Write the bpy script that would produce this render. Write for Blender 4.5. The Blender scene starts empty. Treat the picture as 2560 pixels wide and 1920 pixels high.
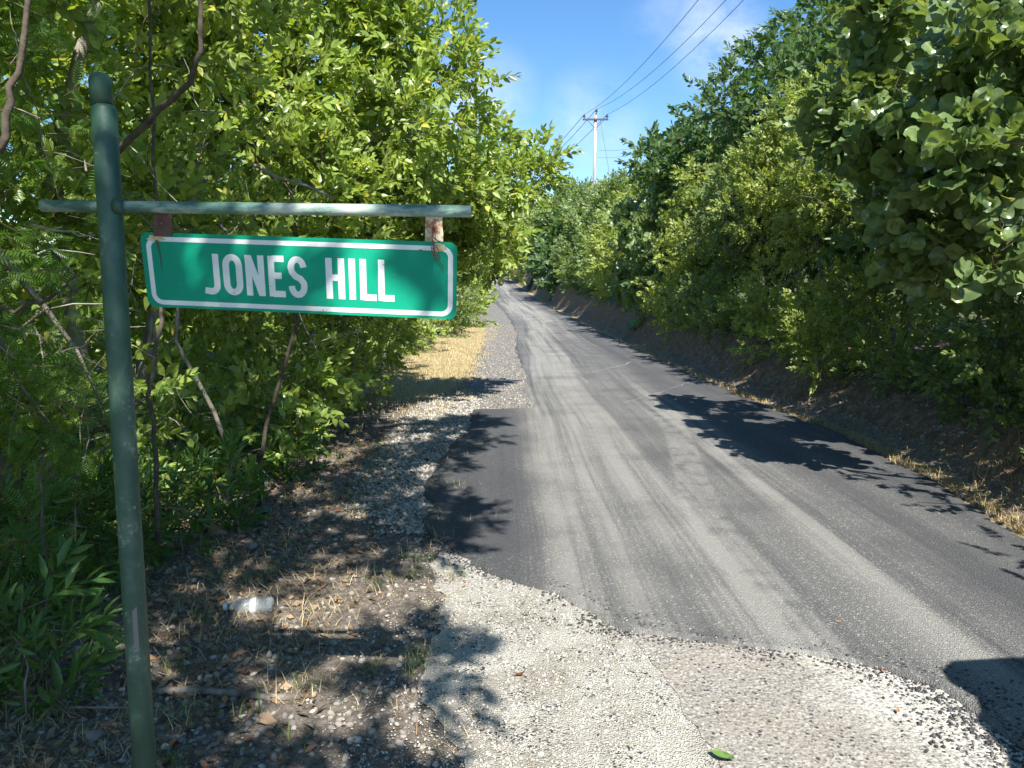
import bpy, math, random
import numpy as np
from mathutils import Vector, Matrix
rng = np.random.default_rng(7); random.seed(7)
S = bpy.context.scene
C = bpy.data.collections.new('place'); S.collection.children.link(C)
R = math.radians

# ------------------------------------------------------------------ camera
CAM_H = 1.6; PITCH = 7.0; F = 1934.0
cam = bpy.data.cameras.new('camera'); co = bpy.data.objects.new('camera', cam); C.objects.link(co)
co.location = (0, 0, CAM_H); co.rotation_euler = (R(90 - PITCH), 0, 0)
cam.sensor_width = 36; cam.lens = 36 * F / 2560; cam.clip_start = .05; cam.clip_end = 3000
S.camera = co
# ------------------------------------------------------------------ sun and sky
SUN = Vector((.22, -.88, 1.0)).normalized()      # towards the sun
el = math.asin(SUN.z); az = math.atan2(SUN.x, SUN.y)
sl = bpy.data.lights.new('sun', 'SUN'); so = bpy.data.objects.new('sun', sl); C.objects.link(so)
sl.energy = 5.0; sl.angle = R(.5); sl.color = (1, .955, .88)
so.rotation_euler = SUN.to_track_quat('Z', 'Y').to_euler(); so.location = (0, -20, 30)
W = bpy.data.worlds.new('World'); S.world = W; W.use_nodes = True
wn, wl = W.node_tree.nodes, W.node_tree.links; wn.clear()
def WN(t, **k):
    n = wn.new(t)
    for a, v in k.items(): setattr(n, a, v)
    return n
sky = WN('ShaderNodeTexSky', sky_type='NISHITA', sun_disc=False, sun_elevation=el, sun_rotation=az, air_density=1.0, dust_density=.05, ozone_density=3.5, altitude=50)
hs = WN('ShaderNodeHueSaturation'); hs.inputs['Saturation'].default_value = 1.2; hs.inputs['Value'].default_value = .98
wl.new(sky.outputs[0], hs.inputs['Color'])
tc = WN('ShaderNodeTexCoord')
sp = WN('ShaderNodeSeparateXYZ'); wl.new(tc.outputs['Generated'], sp.inputs[0])
nz = WN('ShaderNodeTexNoise'); nz.inputs['Scale'].default_value = 5.0; nz.inputs['Detail'].default_value = 9; nz.inputs['Roughness'].default_value = .58
mp = WN('ShaderNodeMapping'); mp.inputs['Scale'].default_value = (1, 1, 2.2); mp.inputs['Location'].default_value = (3.37, .62, .2)
wl.new(tc.outputs['Generated'], mp.inputs[0]); wl.new(mp.outputs[0], nz.inputs['Vector'])
cr = WN('ShaderNodeMapRange', interpolation_type='SMOOTHSTEP'); cr.inputs['From Min'].default_value = .64; cr.inputs['From Max'].default_value = .80
wl.new(nz.outputs[0], cr.inputs['Value'])
# two banks of cumulus that stand in given directions
def bank(d, w):
    v = WN('ShaderNodeVectorMath', operation='DISTANCE'); v.inputs[1].default_value = Vector(d).normalized()
    wl.new(tc.outputs['Generated'], v.inputs[0])
    m = WN('ShaderNodeMapRange', interpolation_type='SMOOTHSTEP'); m.inputs['From Min'].default_value = w; m.inputs['From Max'].default_value = w * .15
    wl.new(v.outputs['Value'], m.inputs['Value']); return m.outputs[0]
acc = cr.outputs[0]
n2 = WN('ShaderNodeTexNoise'); n2.inputs['Scale'].default_value = 11; n2.inputs['Detail'].default_value = 8; n2.inputs['Roughness'].default_value = .6
mp2 = WN('ShaderNodeMapping'); mp2.inputs['Scale'].default_value = (1, 1, 1.5); wl.new(tc.outputs['Generated'], mp2.inputs[0]); wl.new(mp2.outputs[0], n2.inputs['Vector'])
def clump(d, w, amount):
    m = WN('ShaderNodeMath', operation='MULTIPLY_ADD'); wl.new(n2.outputs[0], m.inputs[0]); m.inputs[1].default_value = 1.9; m.inputs[2].default_value = -.62
    a = WN('ShaderNodeMath', operation='MULTIPLY', use_clamp=True); wl.new(m.outputs[0], a.inputs[0]); wl.new(bank(d, w), a.inputs[1])
    b = WN('ShaderNodeMath', operation='MULTIPLY'); wl.new(a.outputs[0], b.inputs[0]); b.inputs[1].default_value = amount
    return b.outputs[0]
for d, w, am in (((.25, 1, .31), .075, 1.1), ((.19, 1, .325), .06, .4), ((-.035, 1, .235), .08, .85), ((-.085, 1, .20), .05, .8), ((.10, 1, .205), .08, .7), ((.0, 1, .16), .07, .5)):
    m = WN('ShaderNodeMath', operation='MAXIMUM'); wl.new(acc, m.inputs[0]); wl.new(clump(d, w, am), m.inputs[1]); acc = m.outputs[0]
cm = WN('ShaderNodeMixRGB'); cm.inputs[2].default_value = (5.6, 6.1, 8.3, 1)
wl.new(acc, cm.inputs[0]); wl.new(hs.outputs[0], cm.inputs[1])
bg = WN('ShaderNodeBackground'); bg.inputs['Strength'].default_value = .10
wl.new(cm.outputs[0], bg.inputs['Color']); wo = WN('ShaderNodeOutputWorld'); wl.new(bg.outputs[0], wo.inputs[0])
vs = S.view_settings; vs.view_transform = 'Standard'; vs.look = 'None'; vs.gamma = 1; vs.use_curve_mapping = False; vs.exposure = 1.02
cy = S.cycles; cy.max_bounces = 6; cy.diffuse_bounces = 3; cy.glossy_bounces = 2; cy.transmission_bounces = 4; cy.transparent_max_bounces = 6
cy.use_denoising = True; cy.sample_clamp_indirect = 6
try: cy.denoising_prefilter = 'ACCURATE'
except Exception: pass

# ------------------------------------------------------------------ helpers
def link(name, me, mat=None, parent=None, label=None, cat=None, group=None, kind=None, loc=None):
    o = bpy.data.objects.new(name, me); C.objects.link(o)
    if me is not None and mat is not None:
        for m in (mat if isinstance(mat, (list, tuple)) else [mat]): me.materials.append(m)
    if parent is not None: o.parent = parent
    if loc is not None: o.location = loc
    tag(o, label, cat, group, kind); return o
def tag(o, label=None, cat=None, group=None, kind=None):
    if label: o['label'] = label
    if cat: o['category'] = cat
    if group: o['group'] = group
    if kind: o['kind'] = kind
def thing(name, loc, label, cat, group=None, rz=0):
    o = link(name, None, label=label, cat=cat, group=group, loc=loc); o.rotation_euler.z = rz; return o
def mesh_np(name, V, faces, smooth=False, tint=None, mi=None):
    """V (n,3); faces: list of (m,k) int arrays"""
    V = np.asarray(V, np.float32); me = bpy.data.meshes.new(name)
    fl = [np.asarray(f, np.int32) for f in faces if len(f)]
    loops = np.concatenate([f.ravel() for f in fl]); tot = np.concatenate([np.full(len(f), f.shape[1], np.int32) for f in fl])
    st = np.concatenate([[0], np.cumsum(tot)[:-1]]).astype(np.int32)
    me.vertices.add(len(V)); me.vertices.foreach_set('co', V.ravel())
    me.loops.add(len(loops)); me.loops.foreach_set('vertex_index', loops)
    me.polygons.add(len(tot)); me.polygons.foreach_set('loop_start', st)
    if mi is not None: me.polygons.foreach_set('material_index', np.asarray(mi, np.int32))
    if smooth: me.polygons.foreach_set('use_smooth', np.ones(len(tot), bool))
    if tint is not None:
        a = me.attributes.new('tint', 'FLOAT', 'FACE'); a.data.foreach_set('value', np.asarray(tint, np.float32))
    me.update(calc_edges=True); return me
class MB:
    """collects simple shapes into one mesh"""
    def __init__(s): s.v = []; s.f = []; s.n = 0
    def add(s, V, Fs): s.v += [tuple(p) for p in V]; s.f += [tuple(i + s.n for i in f) for f in Fs]; s.n += len(V); return s
    def box(s, lo, hi, M=None):
        V = [Vector((x, y, z)) for z in (lo[2], hi[2]) for y in (lo[1], hi[1]) for x in (lo[0], hi[0])]
        if M is not None: V = [M @ p for p in V]
        return s.add(V, [(0, 2, 3, 1), (4, 5, 7, 6), (0, 1, 5, 4), (2, 6, 7, 3), (0, 4, 6, 2), (1, 3, 7, 5)])
    def tube(s, P, r, n=8, cap=True):
        P = [Vector(p) for p in P]; rr = r if isinstance(r, (list, tuple)) else [r] * len(P)
        V = []; up = None
        for i, p in enumerate(P):
            t = (P[min(i + 1, len(P) - 1)] - P[max(i - 1, 0)]).normalized()
            if up is None: up = Vector((0, 0, 1)) if abs(t.z) < .9 else Vector((1, 0, 0))
            a = (up - t * up.dot(t)).normalized(); up = a; b = t.cross(a)
            for k in range(n):
                w = 2 * math.pi * k / n; V.append(p + (a * math.cos(w) + b * math.sin(w)) * rr[i])
        Fs = [(i * n + k, i * n + (k + 1) % n, (i + 1) * n + (k + 1) % n, (i + 1) * n + k) for i in range(len(P) - 1) for k in range(n)]
        if cap: Fs += [tuple(range(n - 1, -1, -1)), tuple((len(P) - 1) * n + k for k in range(n))]
        return s.add(V, Fs)
    def prism(s, poly, d):
        """poly 3-D points, extruded by vector d"""
        n = len(poly); V = [Vector(p) for p in poly] + [Vector(p) + Vector(d) for p in poly]
        return s.add(V, [tuple(range(n)), tuple(range(2 * n - 1, n - 1, -1))] + [(i, i + n, (i + 1) % n + n, (i + 1) % n) for i in range(n)])
    def mesh(s, name, smooth=False):
        me = bpy.data.meshes.new(name); me.from_pydata(s.v, [], s.f)
        if smooth: me.shade_smooth() if hasattr(me, 'shade_smooth') else None
        me.update(); return me
def ray(px, py):
    """pixel of the 2212-wide view -> direction with y = 1"""
    x = (px * 2560 / 2212 - 1280) / F; u = (960 - py * 2560 / 2212) / F
    c, s_ = math.cos(R(PITCH)), math.sin(R(PITCH)); fw = c + u * s_
    return x / fw, (u * c - s_) / fw
def P(px, py, Y):
    a, b = ray(px, py); return Vector((a * Y, Y, CAM_H + b * Y))
def G(px, py, z=0):
    a, b = ray(px, py); Y = (z - CAM_H) / b; return Vector((a * Y, Y, z))
def nrm(a): return a / np.maximum(np.linalg.norm(a, axis=-1, keepdims=True), 1e-9)
_L = rng.random((64, 64))
def vnoise(x, y, s=1.0):
    x = np.asarray(x, float) / s + 100; y = np.asarray(y, float) / s + 100
    xi = np.floor(x).astype(int); yi = np.floor(y).astype(int); fx = x - xi; fy = y - yi
    fx = fx * fx * (3 - 2 * fx); fy = fy * fy * (3 - 2 * fy); g = lambda a, b: _L[a % 64, b % 64]
    return (g(xi, yi) * (1 - fx) + g(xi + 1, yi) * fx) * (1 - fy) + (g(xi, yi + 1) * (1 - fx) + g(xi + 1, yi + 1) * fx) * fy - .5
def fbm(x, y, s): return vnoise(x, y, s) + .5 * vnoise(x + 7, y, s / 2) + .25 * vnoise(x, y + 9, s / 4)
def sstep(t): t = np.clip(t, 0, 1); return t * t * (3 - 2 * t)

# ------------------------------------------------------------------ materials
def mat(name, base=(.5, .5, .5), rough=.8, build=None, metal=0.0, spec=None):
    m = bpy.data.materials.new(name); m.use_nodes = True; nt = m.node_tree; b = nt.nodes['Principled BSDF']
    b.inputs['Base Color'].default_value = (*base, 1); b.inputs['Roughness'].default_value = rough; b.inputs['Metallic'].default_value = metal
    if spec is not None: b.inputs['Specular IOR Level'].default_value = spec
    if build: build(NT(nt, b))
    return m
class NT:
    def __init__(s, nt, b): s.nt = nt; s.b = b; s.n = nt.nodes; s.tc = None
    def new(s, t, **k):
        n = s.n.new(t)
        for a, v in k.items(): setattr(n, a, v)
        return n
    def L(s, a, b): s.nt.links.new(a, b)
    def co(s, which='Object'):
        if s.tc is None: s.tc = s.new('ShaderNodeTexCoord')
        return s.tc.outputs[which]
    def mapping(s, scale=(1, 1, 1), src=None, loc=(0, 0, 0)):
        m = s.new('ShaderNodeMapping'); m.inputs['Scale'].default_value = scale; m.inputs['Location'].default_value = loc
        s.L(src if src is not None else s.co(), m.inputs[0]); return m.outputs[0]
    def noise(s, scale, detail=4, rough=.55, src=None, dist=0):
        n = s.new('ShaderNodeTexNoise'); n.inputs['Scale'].default_value = scale; n.inputs['Detail'].default_value = detail
        n.inputs['Roughness'].default_value = rough; n.inputs['Distortion'].default_value = dist; s.L(src if src is not None else s.co(), n.inputs['Vector']); return n.outputs[0]
    def vor(s, scale, out='Distance', feature='F1', src=None):
        n = s.new('ShaderNodeTexVoronoi', feature=feature); n.inputs['Scale'].default_value = scale; s.L(src if src is not None else s.co(), n.inputs['Vector']); return n.outputs[out]
    def rng(s, v, a, b, c=0, d=1, smooth=True):
        n = s.new('ShaderNodeMapRange', interpolation_type='SMOOTHSTEP' if smooth else 'LINEAR')
        for k, x in zip(('From Min', 'From Max', 'To Min', 'To Max'), (a, b, c, d)): n.inputs[k].default_value = x
        s.L(v, n.inputs['Value']); return n.outputs[0]
    def mix(s, f, a, b, mode='MIX'):
        n = s.new('ShaderNodeMixRGB', blend_type=mode)
        for i, x in enumerate((f, a, b)):
            if hasattr(x, 'links'): s.L(x, n.inputs[i])
            elif i == 0: n.inputs[0].default_value = x
            else: n.inputs[i].default_value = (*x, 1)
        return n.outputs[0]
    def math(s, op, a, b=0, clamp=False):
        n = s.new('ShaderNodeMath', operation=op, use_clamp=clamp)
        for i, x in enumerate((a, b)):
            if hasattr(x, 'links'): s.L(x, n.inputs[i])
            else: n.inputs[i].default_value = x
        return n.outputs[0]
    def ramp(s, v, pts):
        n = s.new('ShaderNodeValToRGB'); e = n.color_ramp.elements
        e[0].position, e[0].color = pts[0][0], (*pts[0][1], 1); e[1].position, e[1].color = pts[-1][0], (*pts[-1][1], 1)
        for p, c in pts[1:-1]: q = e.new(p); q.color = (*c, 1)
        s.L(v, n.inputs[0]); return n.outputs[0]
    def col(s, c): s.L(c, s.b.inputs['Base Color'])
    def bump(s, h, strength=.5, dist=.01):
        n = s.new('ShaderNodeBump'); n.inputs['Strength'].default_value = strength; n.inputs['Distance'].default_value = dist
        s.L(h, n.inputs['Height']); s.L(n.outputs[0], s.b.inputs['Normal'])
    def attr(s, name, out='Fac'):
        n = s.new('ShaderNodeAttribute', attribute_name=name); return n.outputs[out]

def leafmat(name, dark, mid, yel, trans=.30, rough=.36, veins=False):
    def f(t):
        a = t.attr('tint')
        c = t.ramp(a, [(0, dark), (.5, mid), (.86, mid), (1, yel)])
        n = t.noise(9, 2); c = t.mix(t.rng(n, .3, .7, 0, .35), c, tuple(x * 1.35 for x in mid))
        if veins:
            g = t.co('Generated')
            uvn = t.new('ShaderNodeUVMap'); v = t.attr('vein'); c = t.mix(t.rng(v, .55, 1, 0, .6), c, (.30, .34, .12))
        t.col(c)
        tr = t.new('ShaderNodeBsdfTranslucent'); hs = t.mix(.9, c, (3.3, 3.1, 1.2), 'MULTIPLY'); t.L(hs, tr.inputs[0])
        ms = t.new('ShaderNodeMixShader'); ms.inputs[0].default_value = trans
        o = t.n['Material Output']; t.L(t.b.outputs[0], ms.inputs[1]); t.L(tr.outputs[0], ms.inputs[2]); t.L(ms.outputs[0], o.inputs[0])
    return mat(name, rough=rough, build=f, spec=.45)
M = {}
M['broad'] = leafmat('broad_leaf', (.055, .088, .022), (.225, .305, .068), (.52, .48, .12))
M['small'] = leafmat('small_leaf', (.052, .082, .030), (.142, .200, .064), (.34, .35, .11), rough=.45)
M['yellowish'] = leafmat('yellowish_leaf', (.095, .130, .032), (.225, .280, .068), (.46, .43, .10), rough=.45)
M['darktree'] = leafmat('dark_leaf', (.028, .062, .022), (.070, .125, .040), (.14, .20, .05), rough=.4)
M['grape'] = leafmat('sea_grape_leaf', (.038, .072, .028), (.130, .190, .070), (.28, .32, .10), trans=.22, rough=.30, veins=True)
M['weed'] = leafmat('weed_leaf', (.03, .075, .018), (.075, .15, .035), (.16, .22, .05))
M['pinnate'] = leafmat('feathery_leaf', (.045, .10, .018), (.08, .16, .025), (.16, .23, .04), trans=.4)
def bark(t):
    n = t.noise(14, 6, src=t.mapping((1, 1, .25))); t.col(t.ramp(n, [(.3, (.07, .055, .042)), (.5, (.16, .135, .11)), (.7, (.30, .27, .23))])); t.bump(n, .6, .02)
M['bark'] = mat('bark', rough=.9, build=bark)
M['darkbark'] = mat('dark_bark', rough=.9, build=lambda t: (t.col(t.ramp(t.noise(20, 6), [(.3, (.035, .028, .02)), (.7, (.12, .095, .07))])), t.bump(t.noise(40), .6, .01)))
M['twig'] = mat('twig', (.13, .10, .06), .85)
M['palebark'] = mat('pale_bark', rough=.9, build=lambda t: (t.col(t.ramp(t.noise(10, 6), [(.3, (.13, .11, .09)), (.7, (.36, .32, .27))])), t.bump(t.noise(30), .5, .01)))

def ground_f(t):
    co = t.co('Object')
    n1 = t.noise(1.3, 6, .6); n2 = t.noise(22, 5, .65); n3 = t.noise(160, 3)
    soil = t.ramp(n2, [(.3, (.085, .066, .050)), (.5, (.185, .152, .122)), (.68, (.33, .285, .235))])
    peb = t.vor(70, 'Color'); pd = t.vor(70)
    pg = t.ramp(t.new_sep(peb) if False else t.noise(55, 2), [(.35, (.12, .115, .11)), (.6, (.33, .31, .28))])
    soil = t.mix(t.rng(pd, .38, .30, 0, .75), soil, pg)
    straw = t.noise(60, 4, .6, src=t.mapping((1, .25, 1)))
    dry = t.ramp(straw, [(.3, (.20, .15, .07)), (.55, (.42, .335, .17)), (.72, (.58, .48, .27))])
    green = t.ramp(n2, [(.3, (.035, .06, .015)), (.7, (.11, .15, .045))])
    dirt = t.ramp(t.noise(9, 8, .65), [(.3, (.10, .068, .042)), (.5, (.20, .14, .09)), (.72, (.34, .255, .17))])
    z = t.attr('zone', 'Color'); s = t.new('ShaderNodeSeparateColor'); t.L(z, s.inputs[0])
    c = t.mix(t.rng(t.math('ADD', s.outputs[0], t.math('MULTIPLY', t.math('SUBTRACT', n1, .5), .9)), .35, .65), soil, dry)
    c = t.mix(t.rng(t.math('ADD', s.outputs[1], t.math('MULTIPLY', t.math('SUBTRACT', n2, .5), .9)), .45, .75, 0, .8), c, green)
    c = t.mix(t.rng(t.math('ADD', s.outputs[2], t.math('MULTIPLY', t.math('SUBTRACT', n2, .5), .5)), .3, .6), c, dirt)
    t.col(c); t.bump(t.math('ADD', t.math('MULTIPLY', n2, .7), n3), .9, .02)
M['ground'] = mat('earth', rough=.95, build=ground_f, spec=.2)

def asphalt_f(t):
    uv = t.new('ShaderNodeUVMap', uv_map='UVMap').outputs[0]
    wob = t.noise(.10, 2, src=t.mapping((.6, .6, 1), uv)); 
    sep = t.new('ShaderNodeSeparateXYZ'); t.L(uv, sep.inputs[0])
    ux = t.math('ADD', sep.outputs[0], t.math('MULTIPLY', wob, .8))
    cx = t.new('ShaderNodeCombineXYZ'); t.L(ux, cx.inputs[0]); t.L(sep.outputs[1], cx.inputs[1])
    s1 = t.noise(2.6, 5, .6, src=t.mapping((1, .022, 1), cx.outputs[0]))
    s2 = t.noise(11, 6, .72, src=t.mapping((1, .012, 1), cx.outputs[0], (5, 2, 0)))
    lane = t.noise(1.15, 2, .5, src=t.mapping((1, .03, 1), cx.outputs[0], (9.3, 0, 0)))
    lane = t.rng(lane, .42, .58)
    d = t.math('MULTIPLY', t.math('ADD', t.math('MULTIPLY', s1, .9), t.math('MULTIPLY', s2, .75)), 1)
    dust = t.math('MULTIPLY', t.rng(d, .52, 1.0), t.math('ADD', t.math('MULTIPLY', lane, .75), .5), True)
    patch = t.noise(.9, 5, .6); dust = t.math('MULTIPLY', dust, t.rng(patch, .25, .6, .45, 1.0))
    # dust thins towards the left apron and the right edge
    edgew = t.math('ADD', ux, t.math('MULTIPLY', t.math('SUBTRACT', t.noise(.7, 4), .5), .35))
    dust = t.math('MULTIPLY', dust, t.rng(edgew, .40, .72, .22, 1)); dust = t.math('MULTIPLY', dust, t.rng(edgew, 2.9, 2.3, .35, 1))
    # one curved tyre track that swings across the lane
    tv = t.rng(sep.outputs[1], 4.6, 9.2, 0, .52); tl = t.math('ABSOLUTE', t.math('SUBTRACT', sep.outputs[0], t.math('ADD', tv, 1.33)))
    trk = t.math('MULTIPLY', t.rng(tl, .17, .11), t.rng(t.noise(5, 3), .3, .55)); trk = t.math('MULTIPLY', trk, t.rng(sep.outputs[1], 12, 9)); dust = t.math('ADD', dust, t.math('MULTIPLY', trk, .35), True)
    g = t.noise(150, 4, .8); g2 = t.vor(130, 'Color'); gs = t.new('ShaderNodeSeparateColor'); t.L(g2, gs.inputs[0])
    base = t.ramp(g, [(.3, (.028, .029, .033)), (.52, (.070, .072, .079)), (.72, (.18, .183, .19))])
    dustc = t.ramp(g, [(.3, (.20, .195, .18)), (.7, (.41, .398, .365))])
    c = t.mix(dust, base, dustc)
    sp = t.math('MULTIPLY', t.rng(gs.outputs[0], .90, .95), t.rng(t.math('ADD', dust, t.math('MULTIPLY', patch, .8)), .35, .9, .10, .75)); c = t.mix(sp, c, (.46, .44, .39))
    t.col(c)
    h = t.math('ADD', t.vor(150), t.math('MULTIPLY', g, .8)); t.bump(h, .8, .012)
M['asphalt'] = mat('asphalt', rough=.82, build=asphalt_f, spec=.35)
def oldroad_f(t):
    n = t.noise(2.2, 6, .62); g = t.noise(120, 4, .7); v = t.vor(48); vc = t.vor(48, 'Color'); s = t.new('ShaderNodeSeparateColor'); t.L(vc, s.inputs[0])
    c = t.ramp(g, [(.3, (.15, .138, .125)), (.5, (.29, .268, .24)), (.7, (.43, .40, .355))])
    v2 = t.vor(120, 'Color'); s2 = t.new('ShaderNodeSeparateColor'); t.L(v2, s2.inputs[0]); c = t.mix(t.rng(s2.outputs[0], .72, .82, 0, .8), c, (.44, .41, .37)); c = t.mix(t.rng(s2.outputs[1], .84, .9, 0, .8), c, (.09, .085, .085))
    warm = t.noise(4, 4); c = t.mix(t.rng(warm, .45, .7, 0, .3), c, (.33, .28, .215))
    c = t.mix(t.math('MULTIPLY', t.rng(s.outputs[0], .76, .84), t.rng(v, .42, .25)), c, (.47, .445, .40))
    c = t.mix(t.math('MULTIPLY', t.rng(s.outputs[1], .84, .88), t.rng(v, .42, .3)), c, (.06, .058, .06))
    sx = t.new('ShaderNodeSeparateXYZ'); t.L(t.co(), sx.inputs[0])
    w = t.math('ADD', t.rng(sx.outputs[0], .95, 1.6, -.15, .38), t.math('SUBTRACT', n, .5))
    fine = t.noise(60, 5, .75); c = t.mix(t.math('MULTIPLY', t.rng(w, .0, .35), t.rng(fine, .42, .56), True), c, (.62, .60, .54))
    dk = t.noise(45, 5, .8, src=t.mapping((1, 1, 1), None, (3, 3, 0))); c = t.mix(t.math('MULTIPLY', t.rng(w, .05, .3), t.rng(dk, .56, .64), True), c, (.09, .09, .095))
    t.col(c); t.bump(t.math('ADD', t.math('MULTIPLY', v, -1), g), .7, .01)
M['oldroad'] = mat('weathered_pavement', rough=.9, build=oldroad_f, spec=.3)
def lime_f(t):
    v = t.vor(140); g = t.noise(190, 4, .7); n = t.noise(3, 5)
    c = t.ramp(g, [(.28, (.42, .40, .35)), (.5, (.61, .585, .52)), (.7, (.74, .71, .64))])
    big = t.noise(2.6, 5, .6); c = t.mix(t.rng(big, .40, .66, 0, .75), c, (.40, .36, .29)); c = t.mix(t.rng(v, .42, .62, 0, .35), c, (.24, .22, .19))
    vc = t.vor(110, 'Color'); s = t.new('ShaderNodeSeparateColor'); t.L(vc, s.inputs[0])
    c = t.mix(t.math('MULTIPLY', t.rng(s.outputs[0], .80, .84), t.rng(t.noise(6, 4), .44, .6), True), c, (.06, .06, .06))
    t.col(c); t.bump(t.math('ADD', t.math('MULTIPLY', v, -1.2), g), .9, .012)
M['lime'] = mat('crushed_limestone', rough=.9, build=lime_f, spec=.25)
def chips_f(t):
    v = t.vor(60); vc = t.vor(60, 'Color'); s = t.new('ShaderNodeSeparateColor'); t.L(vc, s.inputs[0])
    c = t.ramp(s.outputs[0], [(0, (.07, .075, .085)), (.4, (.16, .165, .17)), (.75, (.36, .34, .30)), (1, (.52, .49, .43))])
    c = t.mix(t.rng(v, .35, .6, 0, .7), c, (.08, .07, .055)); t.col(c); t.bump(v, -.9, .015)
M['chips'] = mat('stone_chippings', rough=.9, build=chips_f, spec=.3)
def rock_f(t):
    a = t.attr('tint'); n = t.noise(24, 4, .6)
    c = t.ramp(a, [(0, (.09, .092, .095)), (.3, (.22, .20, .18)), (.6, (.38, .35, .30)), (.85, (.58, .56, .50)), (1, (.44, .29, .17))])
    t.col(t.mix(t.rng(n, .3, .7, .0, .6), c, tuple([.16, .14, .12]), 'MIX')); t.bump(n, .5, .01)
M['rock'] = mat('stone_surface', rough=.9, build=rock_f, spec=.3)
def lchip_f(t):
    a = t.attr('tint'); t.col(t.ramp(a, [(0, (.04, .04, .045)), (.12, (.09, .09, .09)), (.18, (.34, .32, .28)), (.6, (.54, .515, .455)), (1, (.72, .69, .62))]))
M['limechip'] = mat('limestone_chip', rough=.9, build=lchip_f, spec=.25)
M['tarchip'] = mat('tar_chip', rough=.7, build=lambda t: t.col(t.ramp(t.attr('tint'), [(0, (.03, .03, .033)), (.8, (.10, .10, .105)), (.88, (.35, .33, .30)), (1, (.55, .52, .46))])))
M['straw'] = mat('straw', rough=.8, build=lambda t: t.col(t.ramp(t.attr('tint'), [(0, (.24, .16, .07)), (.5, (.44, .34, .17)), (1, (.66, .56, .34))])))
M['grass'] = mat('grass_blade', rough=.55, build=lambda t: t.col(t.ramp(t.attr('tint'), [(0, (.05, .10, .02)), (.6, (.13, .20, .04)), (1, (.33, .31, .12))])))
M['litter'] = mat('dead_leaf', rough=.7, build=lambda t: t.col(t.ramp(t.attr('tint'), [(0, (.07, .04, .02)), (.5, (.16, .10, .055)), (.9, (.30, .21, .12)), (1, (.33, .12, .05))])))

# ------------------------------------------------------------------ terrain
ZR = ([-60, 0, 35, 45, 57, 63, 80, 107, 150, 250, 600], [0, 0, .03, .22, .66, .98, 1.9, 3.3, 5.6, 11, 24])
XL = ([-30, -8, -2, 1.2, 2.46, 2.93, 3.08, 3.2, 3.31, 3.43, 3.9, 4.2, 4.6, 5.07, 6, 7, 8.7, 10.0, 10.12, 12, 14, 16, 20, 27, 36, 44, 57, 80, 107, 150, 200, 260], [3.0, 2.8, 2.6, 2.2, 1.78, 1.76, 1.6, 1.35, .98, .60, .30, -.12, -.42, -.60, -.66, -.62, -.5, -.46, .30, .22, .27, .22, .10, .20, .0, -.35, -1.3, -2.6, -4.4, -9.5, -20, -40])
XR = ([-30, 0, 5, 6.3, 8.7, 10.6, 14.5, 20, 41, 57, 63, 80, 107, 150, 200, 260], [4.2, 3.6, 3.3, 3.45, 3.55, 3.35, 3.3, 3.2, 3.05, 2.05, 1.66, .6, -1.15, -6.2, -16.5, -36])
zr = lambda y: np.interp(y, *ZR)
xl = lambda y: np.interp(y, *XL)
xr = lambda y: np.interp(y, *XR)
HB = ([-30, 4, 7, 11, 14, 21, 39, 60, 100, 300], [.40, .40, .45, .58, .68, .85, 1.15, 1.45, 1.7, 2])
def H(x, y):
    x = np.asarray(x, float); y = np.asarray(y, float)
    z = zr(y)
    d = x - xr(y) - .22 - .12 * vnoise(x * 0, y, 2.3)
    hb = np.interp(y, *HB); w = .55 + .38 * hb
    z = z + hb * sstep(d / w) * (1 + .25 * vnoise(x * .6, y, 1.7)) + np.clip(d - w, 0, 60) * .07
    inb = sstep(d / .3)
    z = z + inb * (.20 * fbm(x, y, .95) * np.clip(hb, .3, 1) + (.09 * vnoise(x, y, .31) + .05 * vnoise(x, y, .16)) * (y < 60))
    e = -.9 - x - .2 + (xl(np.maximum(y, 11)) - .2)
    left = sstep((-.75 - x) / 1.2) * (y > -50)
    z = z + left * (.05 * fbm(x, y, 1.1)) + np.clip(-x - 3.2 , 0, 50) * .04
    off = sstep((xl(y) - .0 - x) / .35)
    z = z + off * .012 * vnoise(x, y, .12)
    return z
def lines(segs):
    out = []
    for a, b, st in segs: out += list(np.arange(a, b, st))
    return np.array(out + [segs[-1][1]])
gx = lines([(-500, -60, 40), (-60, -12, 4), (-12, -4, .5), (-4, 5.4, .09), (5.4, 9, .3), (9, 20, 1.5), (20, 80, 8), (80, 500, 42)])
gy = lines([(-60, -8, 6), (-8, 1.5, .5), (1.5, 15, .085), (15, 34, .18), (34, 75, .4), (70, 140, 2.5), (140, 300, 10), (300, 900, 60)])
X, Y = np.meshgrid(gx, gy); Z = H(X, Y)
nx, ny = len(gx), len(gy); idx = np.arange(nx * ny).reshape(ny, nx)
q = np.stack([idx[:-1, :-1], idx[:-1, 1:], idx[1:, 1:], idx[1:, :-1]], -1).reshape(-1, 4)
me = mesh_np('ground', np.stack([X, Y, Z], -1).reshape(-1, 3), [q], smooth=True)
zone = np.zeros((ny, nx, 4), np.float32); zone[..., 3] = 1
dry = sstep((X + 2.9) / .5) * sstep((-.6 + .3 * fbm(X, Y, .7) - X) / .4) * sstep((Y - 9.5) / 3) * (1 - sstep((Y - 31) / 5))
dry += .22 * sstep((X + 2.2) / .7) * sstep((.1 - X) / .5) * (sstep((Y - 2.2) / .4) * (1 - sstep((Y - 6.5) / 2)))
dd = X - xr(Y); dry = np.maximum(dry, sstep((dd + .1) / .1) * (1 - sstep((dd - .18) / .25)) * .75)
zone[..., 0] = np.clip(dry, 0, 1)
zone[..., 1] = np.clip(sstep((-2.1 - X) / .6) + sstep((dd - 3) / 1), 0, 1) * .9
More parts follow.
